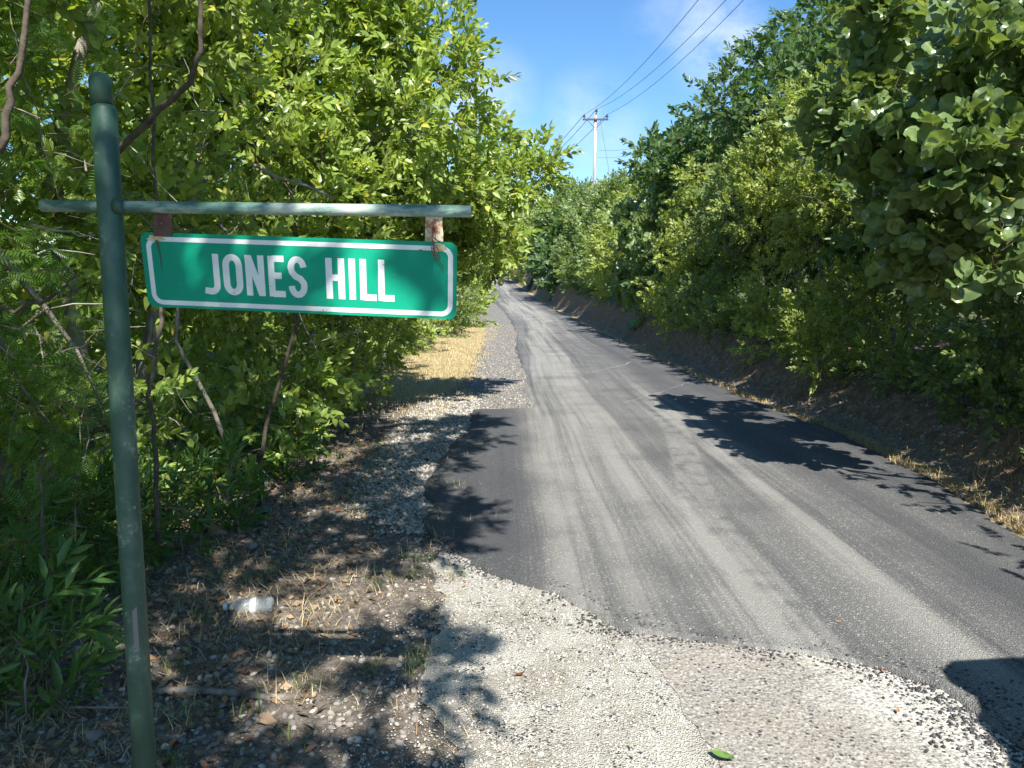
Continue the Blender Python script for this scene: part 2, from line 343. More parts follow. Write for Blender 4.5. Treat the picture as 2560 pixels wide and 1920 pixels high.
zone[..., 2] = sstep((dd - .28) / .3) * (1 - sstep((dd - 3) / 1))
ca = me.color_attributes.new('zone', 'FLOAT_COLOR', 'POINT'); ca.data.foreach_set('color', zone.ravel())
link('ground', me, M['ground'], kind='structure')

def strip(name, ys, fl, fr, n, off, mt, edge=.0, skirt=.0, es=.25):
    ys = np.array(ys); a = fl(ys) + edge * fbm(ys, ys * 0 + 3, es) + edge * .3 * fbm(ys, ys * 0 + 13, .07); b = fr(ys) + edge * fbm(ys, ys * 0 + 31, es)
    t = np.linspace(0, 1, n); Xs = a[:, None] * (1 - t) + b[:, None] * t; Ys = np.repeat(ys[:, None], n, 1)
    Zs = H(Xs, Ys) if off < .02 else zr(Ys)
    Zs = Zs + off
    if skirt:
        Xs = np.hstack([Xs[:, :1] - .03, Xs, Xs[:, -1:] + .03]); Ys = np.hstack([Ys[:, :1], Ys, Ys[:, -1:]])
        Zs = np.hstack([Zs[:, :1] - skirt, Zs, Zs[:, -1:] - skirt]); n += 2
    m_ = len(ys); ix = np.arange(m_ * n).reshape(m_, n)
    q = np.stack([ix[:-1, :-1], ix[:-1, 1:], ix[1:, 1:], ix[1:, :-1]], -1).reshape(-1, 4)
    me = mesh_np(name, np.stack([Xs, Ys, Zs], -1).reshape(-1, 3), [q], smooth=True)
    uv = me.uv_layers.new(name='UVMap'); arc = np.repeat(ys[:, None], n, 1)
    lat = Xs - np.interp(Ys, [-30, 20, 41, 57, 63, 80, 107, 150, 200, 260], [0, 0, -.15, -1.1, -1.5, -2.6, -4.4, -9.4, -19.7, -39])   # metres from a line along the road
    U = np.stack([lat, arc], -1).reshape(-1, 2)[q.ravel()].astype(np.float32); uv.data.foreach_set('uv', U.ravel())
    return link(name, me, mt, kind='structure')
yy = lines([(-30, 1, 1), (1, 3, .08), (3, 5.5, .02), (5.5, 12, .05), (12, 40, .2), (40, 110, 1), (110, 260, 4)])
strip('asphalt_road', yy, xl, xr, 40, .03, M['asphalt'], edge=.11, skirt=.06, es=.5)
ya = lines([(-12, 1.5, .5), (1.5, 4.75, .03)])
strip('limestone_apron', ya, lambda y: np.interp(y, [-12, 2.4, 3.1, 3.9, 4.3, 4.7], [-.1, -.22, -.34, -.42, -.50, -.45]), lambda y: np.interp(y, [-12, 3.1, 3.6, 4.75], [.85, .80, .80, .2]), 30, .008, M['lime'], edge=.17, es=.42)
strip('old_road', lines([(-30, 1.5, 1), (1.5, 3.75, .04)]), lambda y: np.interp(y, [-30, 0, 2.43, 2.9, 3.2, 3.6, 3.8], [1.4, .9, .69, .66, .60, .52, .55]), lambda y: np.interp(y, [-30, 4], [3.2, 3.0]), 24, .011, M['oldroad'], edge=.07)
strip('gravel_shoulder', lines([(4.9, 14, .06), (14, 45, .3), (45, 70, 1)]), lambda y: np.interp(y, [4.9, 5.5, 7, 9, 11, 12.5, 20, 35, 70], [-.75, -1.2, -1.35, -1.4, -1.25, -.72, -.72, -1.2, -4]), lambda y: xl(y) + .12, 16, .008, M['chips'], edge=.12)

# ------------------------------------------------------------------ scatter helpers
def rot_rand(n):
    q = rng.normal(size=(n, 4)); q /= np.linalg.norm(q, axis=1)[:, None]; w, x, y, z = q.T
    return np.stack([1 - 2 * (y * y + z * z), 2 * (x * y - z * w), 2 * (x * z + y * w), 2 * (x * y + z * w), 1 - 2 * (x * x + z * z), 2 * (y * z - x * w), 2 * (x * z - y * w), 2 * (y * z + x * w), 1 - 2 * (x * x + y * y)], -1).reshape(n, 3, 3)
t_ = (1 + 5 ** .5) / 2
ICO_V = nrm(np.array([(-1, t_, 0), (1, t_, 0), (-1, -t_, 0), (1, -t_, 0), (0, -1, t_), (0, 1, t_), (0, -1, -t_), (0, 1, -t_), (t_, 0, -1), (t_, 0, 1), (-t_, 0, -1), (-t_, 0, 1)], float))
ICO_F = np.array([(0, 11, 5), (0, 5, 1), (0, 1, 7), (0, 7, 10), (0, 10, 11), (1, 5, 9), (5, 11, 4), (11, 10, 2), (10, 7, 6), (7, 1, 8), (3, 9, 4), (3, 4, 2), (3, 2, 6), (3, 6, 8), (3, 8, 9), (4, 9, 5), (2, 4, 11), (6, 2, 10), (8, 6, 7), (9, 8, 1)])
OCT_V = np.array([(1, 0, 0), (-1, 0, 0), (0, 1, 0), (0, -1, 0), (0, 0, 1), (0, 0, -1)], float)
OCT_F = np.array([(0, 2, 4), (2, 1, 4), (1, 3, 4), (3, 0, 4), (2, 0, 5), (1, 2, 5), (3, 1, 5), (0, 3, 5)])
def stones(name, x, y, size, mt, tint, z=None, ico=True, flat=.6, smooth=False, zoff=0):
    n = len(x); V0, F0 = (ICO_V, ICO_F) if ico else (OCT_V, OCT_F)
    V = V0[None] * (1 + .35 * (rng.random((n, len(V0), 1)) - .5)) ; V = V * np.stack([np.ones(n), .6 + .4 * rng.random(n), flat * (.7 + .5 * rng.random(n))], -1)[:, None]
    V = V + .0
    a = rng.random(n) * 6.28; tl = (rng.random((n, 2)) - .5) * .7
    c, s = np.cos(a), np.sin(a); Xv = V[..., 0] * c[:, None] - V[..., 1] * s[:, None]; Yv = V[..., 0] * s[:, None] + V[..., 1] * c[:, None]
    Zv = V[..., 2] + tl[:, :1] * Xv + tl[:, 1:] * Yv
    zz = (H(x, y) if z is None else z) + size * flat * .25 + zoff
    VV = np.stack([x[:, None] + Xv * size[:, None], y[:, None] + Yv * size[:, None], zz[:, None] + Zv * size[:, None]], -1).reshape(-1, 3)
    FF = (F0[None] + (np.arange(n) * len(V0))[:, None, None]).reshape(-1, 3)
    me = mesh_np(name, VV, [FF], tint=np.repeat(tint, len(F0)), smooth=smooth)
    return link(name, me, mt, kind='stuff')
def scat(n, x0, x1, y0, y1, dens=None):
    """y denser nearby"""
    x = rng.uniform(x0, x1, n); u = rng.random(n); y = y0 * (y1 / y0) ** u if y0 > 0 else rng.uniform(y0, y1, n)
    if dens is not None: k = rng.random(n) < dens(x, y); x, y = x[k], y[k]
    return x, y
# gravel in the shaded foreground left
x, y = scat(13000, -3.0, .1, 2.0, 7.5, lambda x, y: .25 + .75 * sstep(fbm(x, y, .8) * 1.2 + .5) * (1 - .7 * sstep((-1.9 - x) / .8)))
s_ = .005 + .017 * rng.random(len(x)) ** 2.2
stones('loose_gravel', x, y, s_, M['rock'], np.clip(rng.normal(.40, .18, len(x)), 0, .8)).__setitem__('label', 'loose grey pebbles in the dirt beside the sign post')
# limestone apron chips
x, y = scat(19000, -.75, .95, 2.0, 4.9, lambda x, y: sstep((x + .85 + .45 * fbm(x, y, .45)) / .85) * (1 - sstep((x - .62 - (y < 3.4) * .0) / .12)) * sstep((xl(y) + .03 + .08 * fbm(x, y, .15) - x) / .06) )
tn = rng.random(len(x)); tn = np.where(rng.random(len(x)) < .035 + .22 * np.clip(fbm(x, y, .35), 0, 1), rng.random(len(x)) * .14, .35 + .6 * tn)
stones('limestone_chips', x, y, .0022 + .0065 * rng.random(len(x)) ** 3, M['limechip'], tn, ico=False, zoff=.008)
# chips creeping over the asphalt edge and spilling on the weathered strip
x, y = scat(50000, -.6, 2.2, 2.2, 4.9); e = xl(y); dy = np.abs(x - e); near = np.exp(-((x - e) / (.10 + .10 * (y < 3.6))) ** 2)
k = rng.random(len(x)) < np.where(x < e, near * .9, near * .6); x, y = x[k], y[k]
on = x > xl(y); tn = np.where(rng.random(len(x)) < .45, .1, .9) * rng.random(len(x))
stones('spilt_chips', x, y, .004 + .008 * rng.random(len(x)) ** 2, M['tarchip'], tn, z=np.where(on, .03, .014), ico=False)
# shoulder rubble
x, y = scat(26000, -1.6, .4, 4.9, 34, lambda x, y: sstep((x - np.interp(y, [4.9, 6, 8, 10, 12, 14, 34], [-1.0, -1.35, -1.4, -1.45, -1.1, -.8, -1.2])) / .25) * sstep((xl(y) + .02 - x) / .05))
tn = np.where((x < -.45) & (y < 11.5), rng.normal(.72, .1, len(x)), rng.normal(.38, .26, len(x)))
stones('shoulder_rubble', x, y, (.007 + .018 * rng.random(len(x)) ** 2) * np.where(y > 12, 1.1, 1.15), M['rock'], np.clip(tn, 0, .88), zoff=.006, ico=False)
# stones at the foot of the bank
x, y = scat(5000, 3.2, 5.2, 5, 45); x = xr(y) + .02 + 1.3 * rng.random(len(x)) ** 1.6
x = np.concatenate([x, x + .4]); y = np.concatenate([y, y + .03])
stones('bank_rubble', x, y, .008 + .03 * rng.random(len(x)) ** 3, M['rock'], np.clip(rng.normal(.38, .16, len(x)), 0, .8), ico=False)

# blades: straw, grass, dead leaves
def blades(name, x, y, L, w, lean, mt, tint, z=None, label=None, kind='stuff', bend=.5, parent=None):
    n = len(x); z = H(x, y) if z is None else z; a = rng.random(n) * 6.28; d = np.stack([np.cos(a), np.sin(a), np.zeros(n)], -1); sd = np.stack([-np.sin(a), np.cos(a), np.zeros(n)], -1)
    b = np.stack([x, y, z], -1); up = np.array([0, 0, 1.])
    p1 = b + d * (L * lean * .4)[:, None] + up * (L * np.sqrt(np.clip(1 - lean ** 2, 0, 1)) * .6)[:, None]
    p2 = p1 + d * (L * (lean * .6 + bend * .2))[:, None] + up * (L * (np.sqrt(np.clip(1 - lean ** 2, 0, 1)) * .4 - bend * .1 * (lean > .2)))[:, None]
    h = (w * .5)[:, None]
    V = np.stack([b - sd * h, b + sd * h, p1 - sd * h * .8, p1 + sd * h * .8, p2], 1).reshape(-1, 3)
    o = (np.arange(n) * 5)[:, None]
    me = mesh_np(name, V, [o + np.array([[0, 1, 3, 2]]), o + np.array([[2, 3, 4]])], tint=np.concatenate([tint, tint]))
    return link(name, me, mt, kind=kind, label=label, parent=parent)
dens = lambda x, y: sstep(fbm(x, y, .5) * 1.6 + .45) * (1 - .8 * sstep((x + .45 + .3 * fbm(x, y, .5)) / .25))
x, y = scat(15000, -2.6, -.1, 2.0, 8, dens)
blades('straw_litter', x, y, .03 + .09 * rng.random(len(x)), .0012 + .0018 * rng.random(len(x)), .75 + .24 * rng.random(len(x)), M['straw'], rng.random(len(x)), z=H(x, y) + .004 + .012 * rng.random(len(x)), label='dry straw lying on the dirt verge')
x, y = scat(30000, -2.9, -.45, 8.5, 36, lambda x, y: sstep((x - np.interp(y, [8.5, 12, 36], [-2.4, -2.6, -2.2])) / .3) * sstep((-.55 + .45 * fbm(x, y, .8) - x) / .2) * sstep((y - 8.5 + fbm(x, y, 1)) / 2.5))
blades('dry_grass', x, y, .03 + .05 * rng.random(len(x)), .003 + .004 * rng.random(len(x)), .3 + .6 * rng.random(len(x)), M['straw'], .4 + .6 * rng.random(len(x)), label='short yellow dry grass on the verge')
x, y = scat(9000, 3, 4.4, 4.5, 40); x = xr(y) + .02 + np.abs(rng.normal(0, .13, len(x)))
blades('edge_grass', x, y, .03 + .08 * rng.random(len(x)), .002 + .004 * rng.random(len(x)), .4 + .55 * rng.random(len(x)), M['straw'], .6 * rng.random(len(x)), label='dead grass along the right road edge')
x, y = scat(16000, 3, 5, 4.5, 60); x = xr(y) + .3 + 1.3 * rng.random(len(x)) ** 1.2; k = rng.random(len(x)) < sstep(fbm(x, y, .8) * 2 + .3); x, y = x[k], y[k]
blades('bank_grass', x, y, .06 + .14 * rng.random(len(x)), .003 + .004 * rng.random(len(x)), .5 + .45 * rng.random(len(x)), M['straw'], .5 * rng.random(len(x)), label='dead grass and roots hanging on the cut bank')
cx = rng.uniform(-2.3, -.3, 70); cy_ = 2.3 * (9 / 2.3) ** rng.random(70)
x = (cx[:, None] + rng.normal(0, .035, (70, 26))).ravel(); y = (cy_[:, None] + rng.normal(0, .035, (70, 26))).ravel()
k = (x < -.25 - .1 * (y < 3.4))
x, y = x[k], y[k]
blades('green_grass', x, y, .03 + .075 * rng.random(len(x)), .002 + .003 * rng.random(len(x)), .2 + .7 * rng.random(len(x)), M['grass'], rng.random(len(x)), label='sparse green grass tufts in the gravel')
x, y = scat(9000, -3.6, -2.0, 2.0, 14); x = x + .15 * fbm(x, y, 1)
x, y = x[::2], y[::2]
blades('verge_grass', x, y, .05 + .16 * rng.random(len(x)), .003 + .004 * rng.random(len(x)), .2 + .6 * rng.random(len(x)), M['grass'], .6 * rng.random(len(x)), label='dark green grass under the left bushes')
x, y = scat(7000, -3.2, -.3, 2.0, 9, lambda x, y: sstep((-.5 - x) / .8))
n = len(x); a = rng.random(n) * 6.28; L = .010 + .024 * rng.random(n) ** 1.5; d = np.stack([np.cos(a), np.sin(a), .35 * rng.normal(size=n)], -1) * L[:, None]; sd = np.stack([-np.sin(a), np.cos(a), .35 * rng.normal(size=n)], -1) * (L * .42)[:, None]
b = np.stack([x, y, H(x, y) + .014], -1); V = np.stack([b - d, b + sd - [0, 0, .004], b + d, b - sd + [0, 0, .008]], 1).reshape(-1, 3); o = (np.arange(n) * 4)[:, None]
link('leaf_litter', mesh_np('leaf_litter', V, [o + np.array([[0, 1, 2]]), o + np.array([[0, 2, 3]])], tint=np.tile(rng.random(n), 2)), M['litter'], kind='stuff', label='dead brown leaves scattered under the bushes')

# ------------------------------------------------------------------ foliage engine
def leafgeo(shape, lod):
    """verts, list of faces; leaf lies along +x, normal +z, unit length"""
    if shape == 'ovate': w = .27; prof = [(.0, 0), (.28, .85), (.62, .8), (1, 0)]
    elif shape == 'lance': w = .12; prof = [(.0, 0), (.3, 1), (.65, .8), (1, 0)]
    elif shape == 'oval': w = .29; prof = [(0, 0), (.3, .95), (.7, .9), (1, 0)]
    elif shape == 'round': w = .52
    if shape == 'round':
        n = 12 if lod == 0 else 7; V = [(.42, 0, -.05)]
        for k in range(n):
            a = 2 * math.pi * (k + .5) / n; rr = .5 * (1 - .16 * max(0, math.cos(a + math.pi)) ** 6)
            V.append((.5 + rr * math.cos(a) * .98, rr * math.sin(a) * 1.08, .12 * math.sin(3 * a + 1) + .10 * abs(math.sin(a))))
        Fc = [(0, 1 + k, 1 + (k + 1) % n) for k in range(n)]
        V += [(-.28, 0, .06), (-.28, .02, .06), (.05, .012, 0), (.05, -.012, 0)]; Fc += []
        return np.array(V), [f for f in Fc] + [(n + 1, n + 4, n + 3), (n + 1, n + 3, n + 2)]
    if shape == 'pinnate':
        V = [(0, .006, 0), (0, -.006, 0), (1, 0, -.12)]; Fc = [(0, 1, 2)]
        for k in range(9):
            s0 = .1 + .1 * k; L = .24 * math.sin(math.pi * (s0 * .8 + .15)); zz = -.12 * s0 * s0
            for sg in (-1, 1):
                i = len(V); V += [(s0, 0, zz), (s0 - .03 + L * .3, sg * L * .55, zz - .01), (s0 + .03 + L * .28, sg * L, zz - .03), (s0 + .05 + L * .1, sg * L * .45, zz)]; Fc += [(i, i + 1, i + 2), (i, i + 2, i + 3)]
        return np.array(V), Fc
    if lod >= 2:
        return np.array([(0, 0, 0), (.45, w, .10), (1, 0, -.08), (.45, -w, .10)]), [(0, 2, 1), (0, 3, 2)]
    (a, b), (c, d) = prof[1], prof[2]
    if lod == 1: return np.array([(0, 0, 0), (a, w * b, .05), (c, w * d, .02), (1, 0, -.13), (c, -w * d, .02), (a, -w * b, .05)]), [(0, 3, 2), (0, 2, 1), (0, 4, 3), (0, 5, 4)]
    V = [(0, 0, 0), (a, 0, -.01), (c, 0, -.05), (1, 0, -.15), (a, w * b, .07), (c, w * d, .02), (a, -w * b, .07), (c, -w * d, .02), (.85, w * .38, -.06), (.85, -w * .38, -.06)]
    return np.array(V), [(0, 1, 4), (1, 2, 5), (1, 5, 4), (2, 8, 5), (2, 3, 8), (0, 6, 1), (1, 7, 2), (1, 6, 7), (2, 7, 9), (2, 9, 3)]
def sprig(kind, K, stem, spread):
    """leaf frames in sprig space: positions (K,3), rotation (K,3,3), scale (K,)"""
    Ps, Rs, Ss = [], [], []
    r = np.random.default_rng(hash(kind) % 1000 + K) if False else rng
    for k in range(K):
        f = (k + .6) / K; base = np.array([stem * f, 0, -.12 * stem * f * f])
        th = R(spread) * (1 - .55 * f) ; ph = k * 2.4 + r.normal() * .35
        if k == K - 1: th = R(8)
        d = np.array([math.cos(th), math.sin(th) * math.cos(ph), math.sin(th) * math.sin(ph) * .7]) + r.normal(size=3) * .1 + np.array([0, 0, -.12]); d /= np.linalg.norm(d)
        up = np.array([-.25, 0, 1.]) + r.normal(size=3) * .38; z = up - d * up.dot(d); z /= np.linalg.norm(z); yv = np.cross(z, d)
        Ps.append(base); Rs.append(np.stack([d, yv, z], 1)); Ss.append(.65 + .5 * math.sin(math.pi * min(1, f * .8 + .2)) * (.8 + .4 * r.random()))
    return np.array(Ps), np.array(Rs), np.array(Ss)
KINDS = {  # shape, leaf length, leaves per sprig, stem, spread, material
    'broad': ('ovate', .095, 9, .24, 62, 'broad'), 'small': ('oval', .048, 12, .16, 60, 'small'), 'yellowish': ('oval', .052, 12, .17, 60, 'yellowish'),
    'dark': ('oval', .07, 10, .18, 62, 'darktree'), 'grape': ('round', .15, 6, .26, 75, 'grape'), 'lance': ('lance', .13, 9, .22, 60, 'weed'), 'pinnate': ('pinnate', .17, 7, .30, 65, 'pinnate')}
def crown(lobes, kind, ns, lod, scale, droop=.0, upb=.3, inward=.75, back=.35, tilt=.5):
    """lobes (n,4) -> leaf frames"""
    shape, L, K, stem, spread, mk = KINDS[kind]
    lb = np.array(lobes); pr = lb[:, 3] ** 2; n = ns
    i = rng.choice(len(lb), n, p=pr / pr.sum()); d = nrm(rng.normal(size=(n, 3)))
    c = lb[i, :3]; rad = lb[i, 3] * rng.uniform(inward, 1.06, n)
    pos = c + d * rad[:, None] * np.array([1, 1, .85])
    # the far side of the clump shows less: thin it out
    tocam = nrm(np.array([0, 0, 1.6]) - pos); toup = np.array([0, -.5, .8])
    keep = ((d * tocam).sum(1) > -.25) | ((d * toup).sum(1) > .1) | (rng.random(n) < back); pos, d = pos[keep], d[keep]; n = len(pos)
    ax = nrm(d * .9 + np.array([0, 0, upb - droop]) + rng.normal(size=(n, 3)) * .45)
    up = np.array([0, -.55, .85]) + d * .5 + rng.normal(size=(n, 3)) * tilt; Zv = nrm(up - ax * (up * ax).sum(1)[:, None]); Yv = np.cross(Zv, ax)
    FR = np.stack([ax, Yv, Zv], 2)
    ss = scale * rng.uniform(.75, 1.2, n); st = rng.random(n)
    Pl, Rl, Sl, Tl, Ws = [], [], [], [], []
    nv = 5; which = rng.integers(0, nv, n)
    for v in range(nv):
        k = which == v
        if not k.any(): continue
        ps, rs, sc = sprig(kind, K, stem, spread)
        Pl.append((pos[k][:, None] + np.einsum('nij,kj->nki', FR[k], ps) * ss[k][:, None, None]).reshape(-1, 3))
        Rl.append(np.einsum('nij,kjl->nkil', FR[k], rs).reshape(-1, 3, 3)); Sl.append((sc[None] * ss[k][:, None] * L).ravel())
        tt = .12 + .6 * np.repeat(st[k], K) + rng.normal(0, .15, k.sum() * K); yl = rng.random(len(tt)) < .035; tt[yl] = .97
        tt = np.clip(tt, 0, 1); tt[~yl] = np.minimum(tt[~yl], .86); Tl.append(tt)
        Ws.append(np.stack([pos[k] - FR[k][:, :, 0] * .05, pos[k] + FR[k][:, :, 0] * (stem * ss[k])[:, None] + np.array([0, 0, -.1 * stem])], 1))
    return np.concatenate(Pl), np.concatenate(Rl), np.concatenate(Sl), np.concatenate(Tl), np.concatenate(Ws)
def bake(name, Pp, Rr, Ss, Tt, geo, mt, parent, twigs=None, kind='stuff', label=None, origin=(0, 0, 0)):
    V0, F0 = geo; n = len(Pp); nv = len(V0)
    V = (np.einsum('nij,kj->nki', Rr, V0) * Ss[:, None, None] + Pp[:, None]).reshape(-1, 3) - np.array(origin)
    FF = (np.array(F0)[None] + (np.arange(n) * nv)[:, None, None]).reshape(-1, 3); tint = np.repeat(Tt, len(F0)); mi = np.zeros(len(FF), int)
    if twigs is not None:
        a, b = twigs[:, 0] - np.array(origin), twigs[:, 1] - np.array(origin); t = nrm(b - a); s = nrm(np.cross(t, [.3, .2, 1.])); u = np.cross(s, t); m_ = len(a)
        r = .0035 * (np.linalg.norm(b - a, axis=1) / .25)[:, None]
        TV = np.stack([a + s * r, a + u * r, a - s * r, b], 1).reshape(-1, 3); o = (np.arange(m_) * 4)[:, None, None] + len(V)
        TF = (np.array([(0, 1, 3), (1, 2, 3), (2, 0, 3)])[None] + o).reshape(-1, 3)
        V = np.concatenate([V, TV]); FF = np.concatenate([FF, TF]); tint = np.concatenate([tint, np.zeros(len(TF))]); mi = np.concatenate([mi, np.ones(len(TF), int)])
    me = mesh_np(name, V, [FF], tint=tint, mi=mi)
    if 'vein' in str(mt.name) or mt is M['grape']:
        vv = np.zeros(nv); vv[0] = 1; a_ = me.attributes.new('vein', 'FLOAT', 'POINT'); full = np.concatenate([np.tile(vv, n), np.zeros(len(V) - n * nv)]).astype(np.float32); a_.data.foreach_set('value', full)
    return link(name, me, [mt, M['twig']], parent=parent, kind=kind, label=label)
_lm = {}
def leaf_mesh(kind, v):
    if (kind, v) not in _lm:
        V, Fc = leafgeo(KINDS[kind][0], 0)
        if KINDS[kind][0] == 'round':
            # veined blade: ring of ribs, cupped and wavy
            n = 16; V = [(.30, 0, -.05)]; Fc = []; ve = [.8]
            for ring, rr in ((0, .5), (1, 1.0)):
                for k in range(n):
                    a = 2 * math.pi * k / n; q = .5 * rr * (1 + .05 * math.sin(5 * a + v * 2) - .13 * max(0, -math.cos(a)) ** 8)
                    V.append((.5 + q * math.cos(a) - .2 * (1 - rr), q * 1.08 * math.sin(a), (.11 * math.sin(3 * a + v) + .05 * math.sin(7 * a + v * 3)) * rr + .16 * abs(math.sin(a + v * .2)) * rr - .05)); ve.append(1.0 * (k % 2 == 0) * (1.15 - rr))
            for k in range(n):
                j = (k + 1) % n; Fc += [(0, 1 + k, 1 + j), (1 + k, 1 + n + k, 1 + n + j), (1 + k, 1 + n + j, 1 + j)]
            i = len(V); V += [(-.22, .012, .05), (-.22, -.012, .05), (.3, -.012, -.045), (.3, .012, -.045)]; Fc += [(i, i + 1, i + 2), (i, i + 2, i + 3)]; ve += [1] * 4
            V = np.array(V)
        me = mesh_np('leaf', V, [np.array(Fc)], tint=np.full(len(Fc), (.15, .35, .5, .7, .85, .97)[v]), smooth=True)
        if KINDS[kind][0] == 'round':
            a_ = me.attributes.new('vein', 'FLOAT', 'POINT'); a_.data.foreach_set('value', np.array(ve, np.float32))
        me.materials.append(M[KINDS[kind][5]]); _lm[(kind, v)] = me
    return _lm[(kind, v)]
TOTAL = [0, 0]
def plant(name, label, cat, base, lobes, kind, ns, nleaf=0, scale=1., group=None, lod=None, trunks=None, limbs=True, barkm='bark', sub=0, subr=(.35, .6), droop=0, upb=.3, back=.35, tilt=.5):
    """lobes: big (x,y,z,r) bodies; each is broken up into `sub` smaller clumps"""
    base = Vector(base); dist = math.hypot(base.x, base.y)
    root = thing(name, base, label, cat, group)
    small = []
    for (x, y, z, r) in lobes:
        if sub:
            for _ in range(max(3, int(sub * (r / .9) ** 2))):
                d = nrm(rng.normal(size=3)); rr = rng.uniform(*subr) * (r / .9) ** .5
                p = np.array([x, y, z]) + d * (r - rr * .45) * rng.uniform(.7, 1.12); small.append((*p, rr))
        else: small.append((x, y, z, r))
    small = [s for s in small if s[2] > float(H(s[0], s[1])) - .1]
    if lod is None: lod = 1 if dist < 14 else 2
    Pp, Rr, Ss, Tt, Tw = crown(small, kind, ns, lod, scale, droop=droop, upb=upb, back=back, tilt=tilt)
    ok = Pp[:, 2] > H(Pp[:, 0], Pp[:, 1]) + .01
    # leave free air round the camera and over the road plates
    ok &= np.linalg.norm(Pp - np.array([0, .4, 1.6]), axis=1) > 1.2
    # open the lane: sign and the view of it stay clear
    ok &= ~((Pp[:, 0] > -1.6 * np.clip(Pp[:, 1], .3, 9) / 1.9) & (Pp[:, 0] < .6) & (Pp[:, 1] < 2.6) & (Pp[:, 1] > 0) & (Pp[:, 2] < 1.6 + .56 * Pp[:, 1]))
    Pp, Rr, Ss, Tt = Pp[ok], Rr[ok], Ss[ok], Tt[ok]
    if nleaf:
        D = Pp - np.array([0, 0, 1.6]); yc = np.maximum(D[:, 1], .1); a = D[:, 0] / yc; b = D[:, 2] / yc
        vis = (np.abs(a) < .66) & (b < .36) & (b > -.62) & (D[:, 1] > .5)
        # keep the frontmost leaf of each small cell of the view
        sc = Ss / np.linalg.norm(D, axis=1); key = (np.floor(a / .012).astype(int) * 997 + np.floor(b / .012).astype(int)); dist_ = np.linalg.norm(D, axis=1)
        order = np.argsort(dist_); order = order[vis[order]]; _, first = np.unique(key[order], return_index=True); cand = order[first]; cand = cand[np.argsort(-sc[cand])][:nleaf]
        sel = np.zeros(len(Pp), bool); sel[cand] = True
        for i in cand:
            v = 5 if Tt[i] > .93 else int(min(4, Tt[i] * 5.6)); o = bpy.data.objects.new('leaf', leaf_mesh(kind, v)); C.objects.link(o); o.parent = root
            m = Matrix(Rr[i].tolist()).to_4x4() @ Matrix.Scale(float(Ss[i]), 4); m.translation = Vector(Pp[i]) - base; o.matrix_local = m
        TOTAL[1] += len(cand)
        Pp, Rr, Ss, Tt = Pp[~sel], Rr[~sel], Ss[~sel], Tt[~sel]
    geo = leafgeo(KINDS[kind][0], lod); TOTAL[0] += len(Pp) * len(geo[1]) + len(Tw) * 3
    bake('crown', Pp, Rr, Ss, Tt, geo, M[KINDS[kind][5]], root, Tw if lod < 3 else None, origin=base)
    # trunk(s) and limbs
    tr = trunks or [[(0, 0, -.2), (.1, .05, .9), (-.05, .1, 1.8)]]
    for j, t in enumerate(tr):
        rad = (.03 + .0035 * len(lobes)) if sub else .006; n = len(t)
        pts = []
        for a in range(n - 1):
            for f in (0, .33, .66): pts.append(Vector(t[a]).lerp(Vector(t[a + 1]), f) + Vector(rng.normal(0, .02, 3)))
        pts.append(Vector(t[-1])); rs = [rad * (1 - .6 * i / len(pts)) for i in range(len(pts))]
        link('trunk', MB().tube(pts, rs, 8).mesh('trunk', True), M[barkm], parent=root)
    if limbs:
        top = [Vector(t[-1]) for t in tr]
        for j in rng.choice(len(small), min(len(small), 9), replace=False):
            e = Vector(small[j][:3]) - base; s0 = min(top, key=lambda q: (q - e).length); m_ = s0.lerp(e, .5) + Vector(rng.normal(0, .12, 3)) + Vector((0, 0, .1))
            pts = [s0 * (1 - f) ** 2 + m_ * 2 * f * (1 - f) + e * f * f + Vector(rng.normal(0, .015, 3)) for f in (0, .2, .4, .6, .8, 1)]
            link('limb', MB().tube(pts, [.028, .024, .02, .015, .01, .005], 6).mesh('limb', True), M[barkm], parent=root)
    return root
g0 = lambda x, y: (x, y, float(H(x, y)))

# ------------------------------------------------------------------ left side, near to far
plant('overhanging_tree', 'tall tree at the far left whose dark boughs hang over the sign', 'tree', g0(-3.4, .2),
      [(a_ + .72 - .12 * (a_ < -1.6), b_, c_, d_) for a_, b_, c_, d_ in [(-1.7, -1.1, 4.9, .62), (-2.2, .2, 4.5, .62), (-1.1, .3, 4.8, .62), (-1.4, 1.5, 5.0, .7), (-2.4, 2.6, 5.0, .75), (-1.1, 2.6, 5.3, .7), (-.62, 1.5, 5.2, .36), (-2.5, 3.6, 5.1, .7), (-1.2, 3.9, 5.5, .65), (-.45, 2.6, 5.2, .42), (-.42, 4.0, 5.4, .42), (-.08, 3.3, 5.2, .25), (-.5, .5, 5.0, .4), (-1.9, -.3, 4.4, .6), (-.15, 1.0, 4.9, .26), (0.0, 4.4, 5.5, .22), (-3.4, -1.0, 4.2, .7), (-3.0, 1.6, 4.4, .5), (-1.1, -1.6, 4.7, .36), (-1.7, -1.9, 4.8, .6), (-.88, -1.1, 4.9, .24), (-.05, -1.3, 5.0, .16), (-.1, -2.2, 5.0, .15), (-.75, -1.9, 4.8, .24)]],
      'broad', 3000, 120, 1.05, trunks=[[(0, 0, -.2), (.2, -.3, 1.6), (.5, -.2, 3.0), (1.1, .2, 4.0)], [(.1, .1, 0), (-.3, .8, 1.8), (.2, 1.8, 3.4)]], sub=6, subr=(.3, .5), back=1, lod=1)
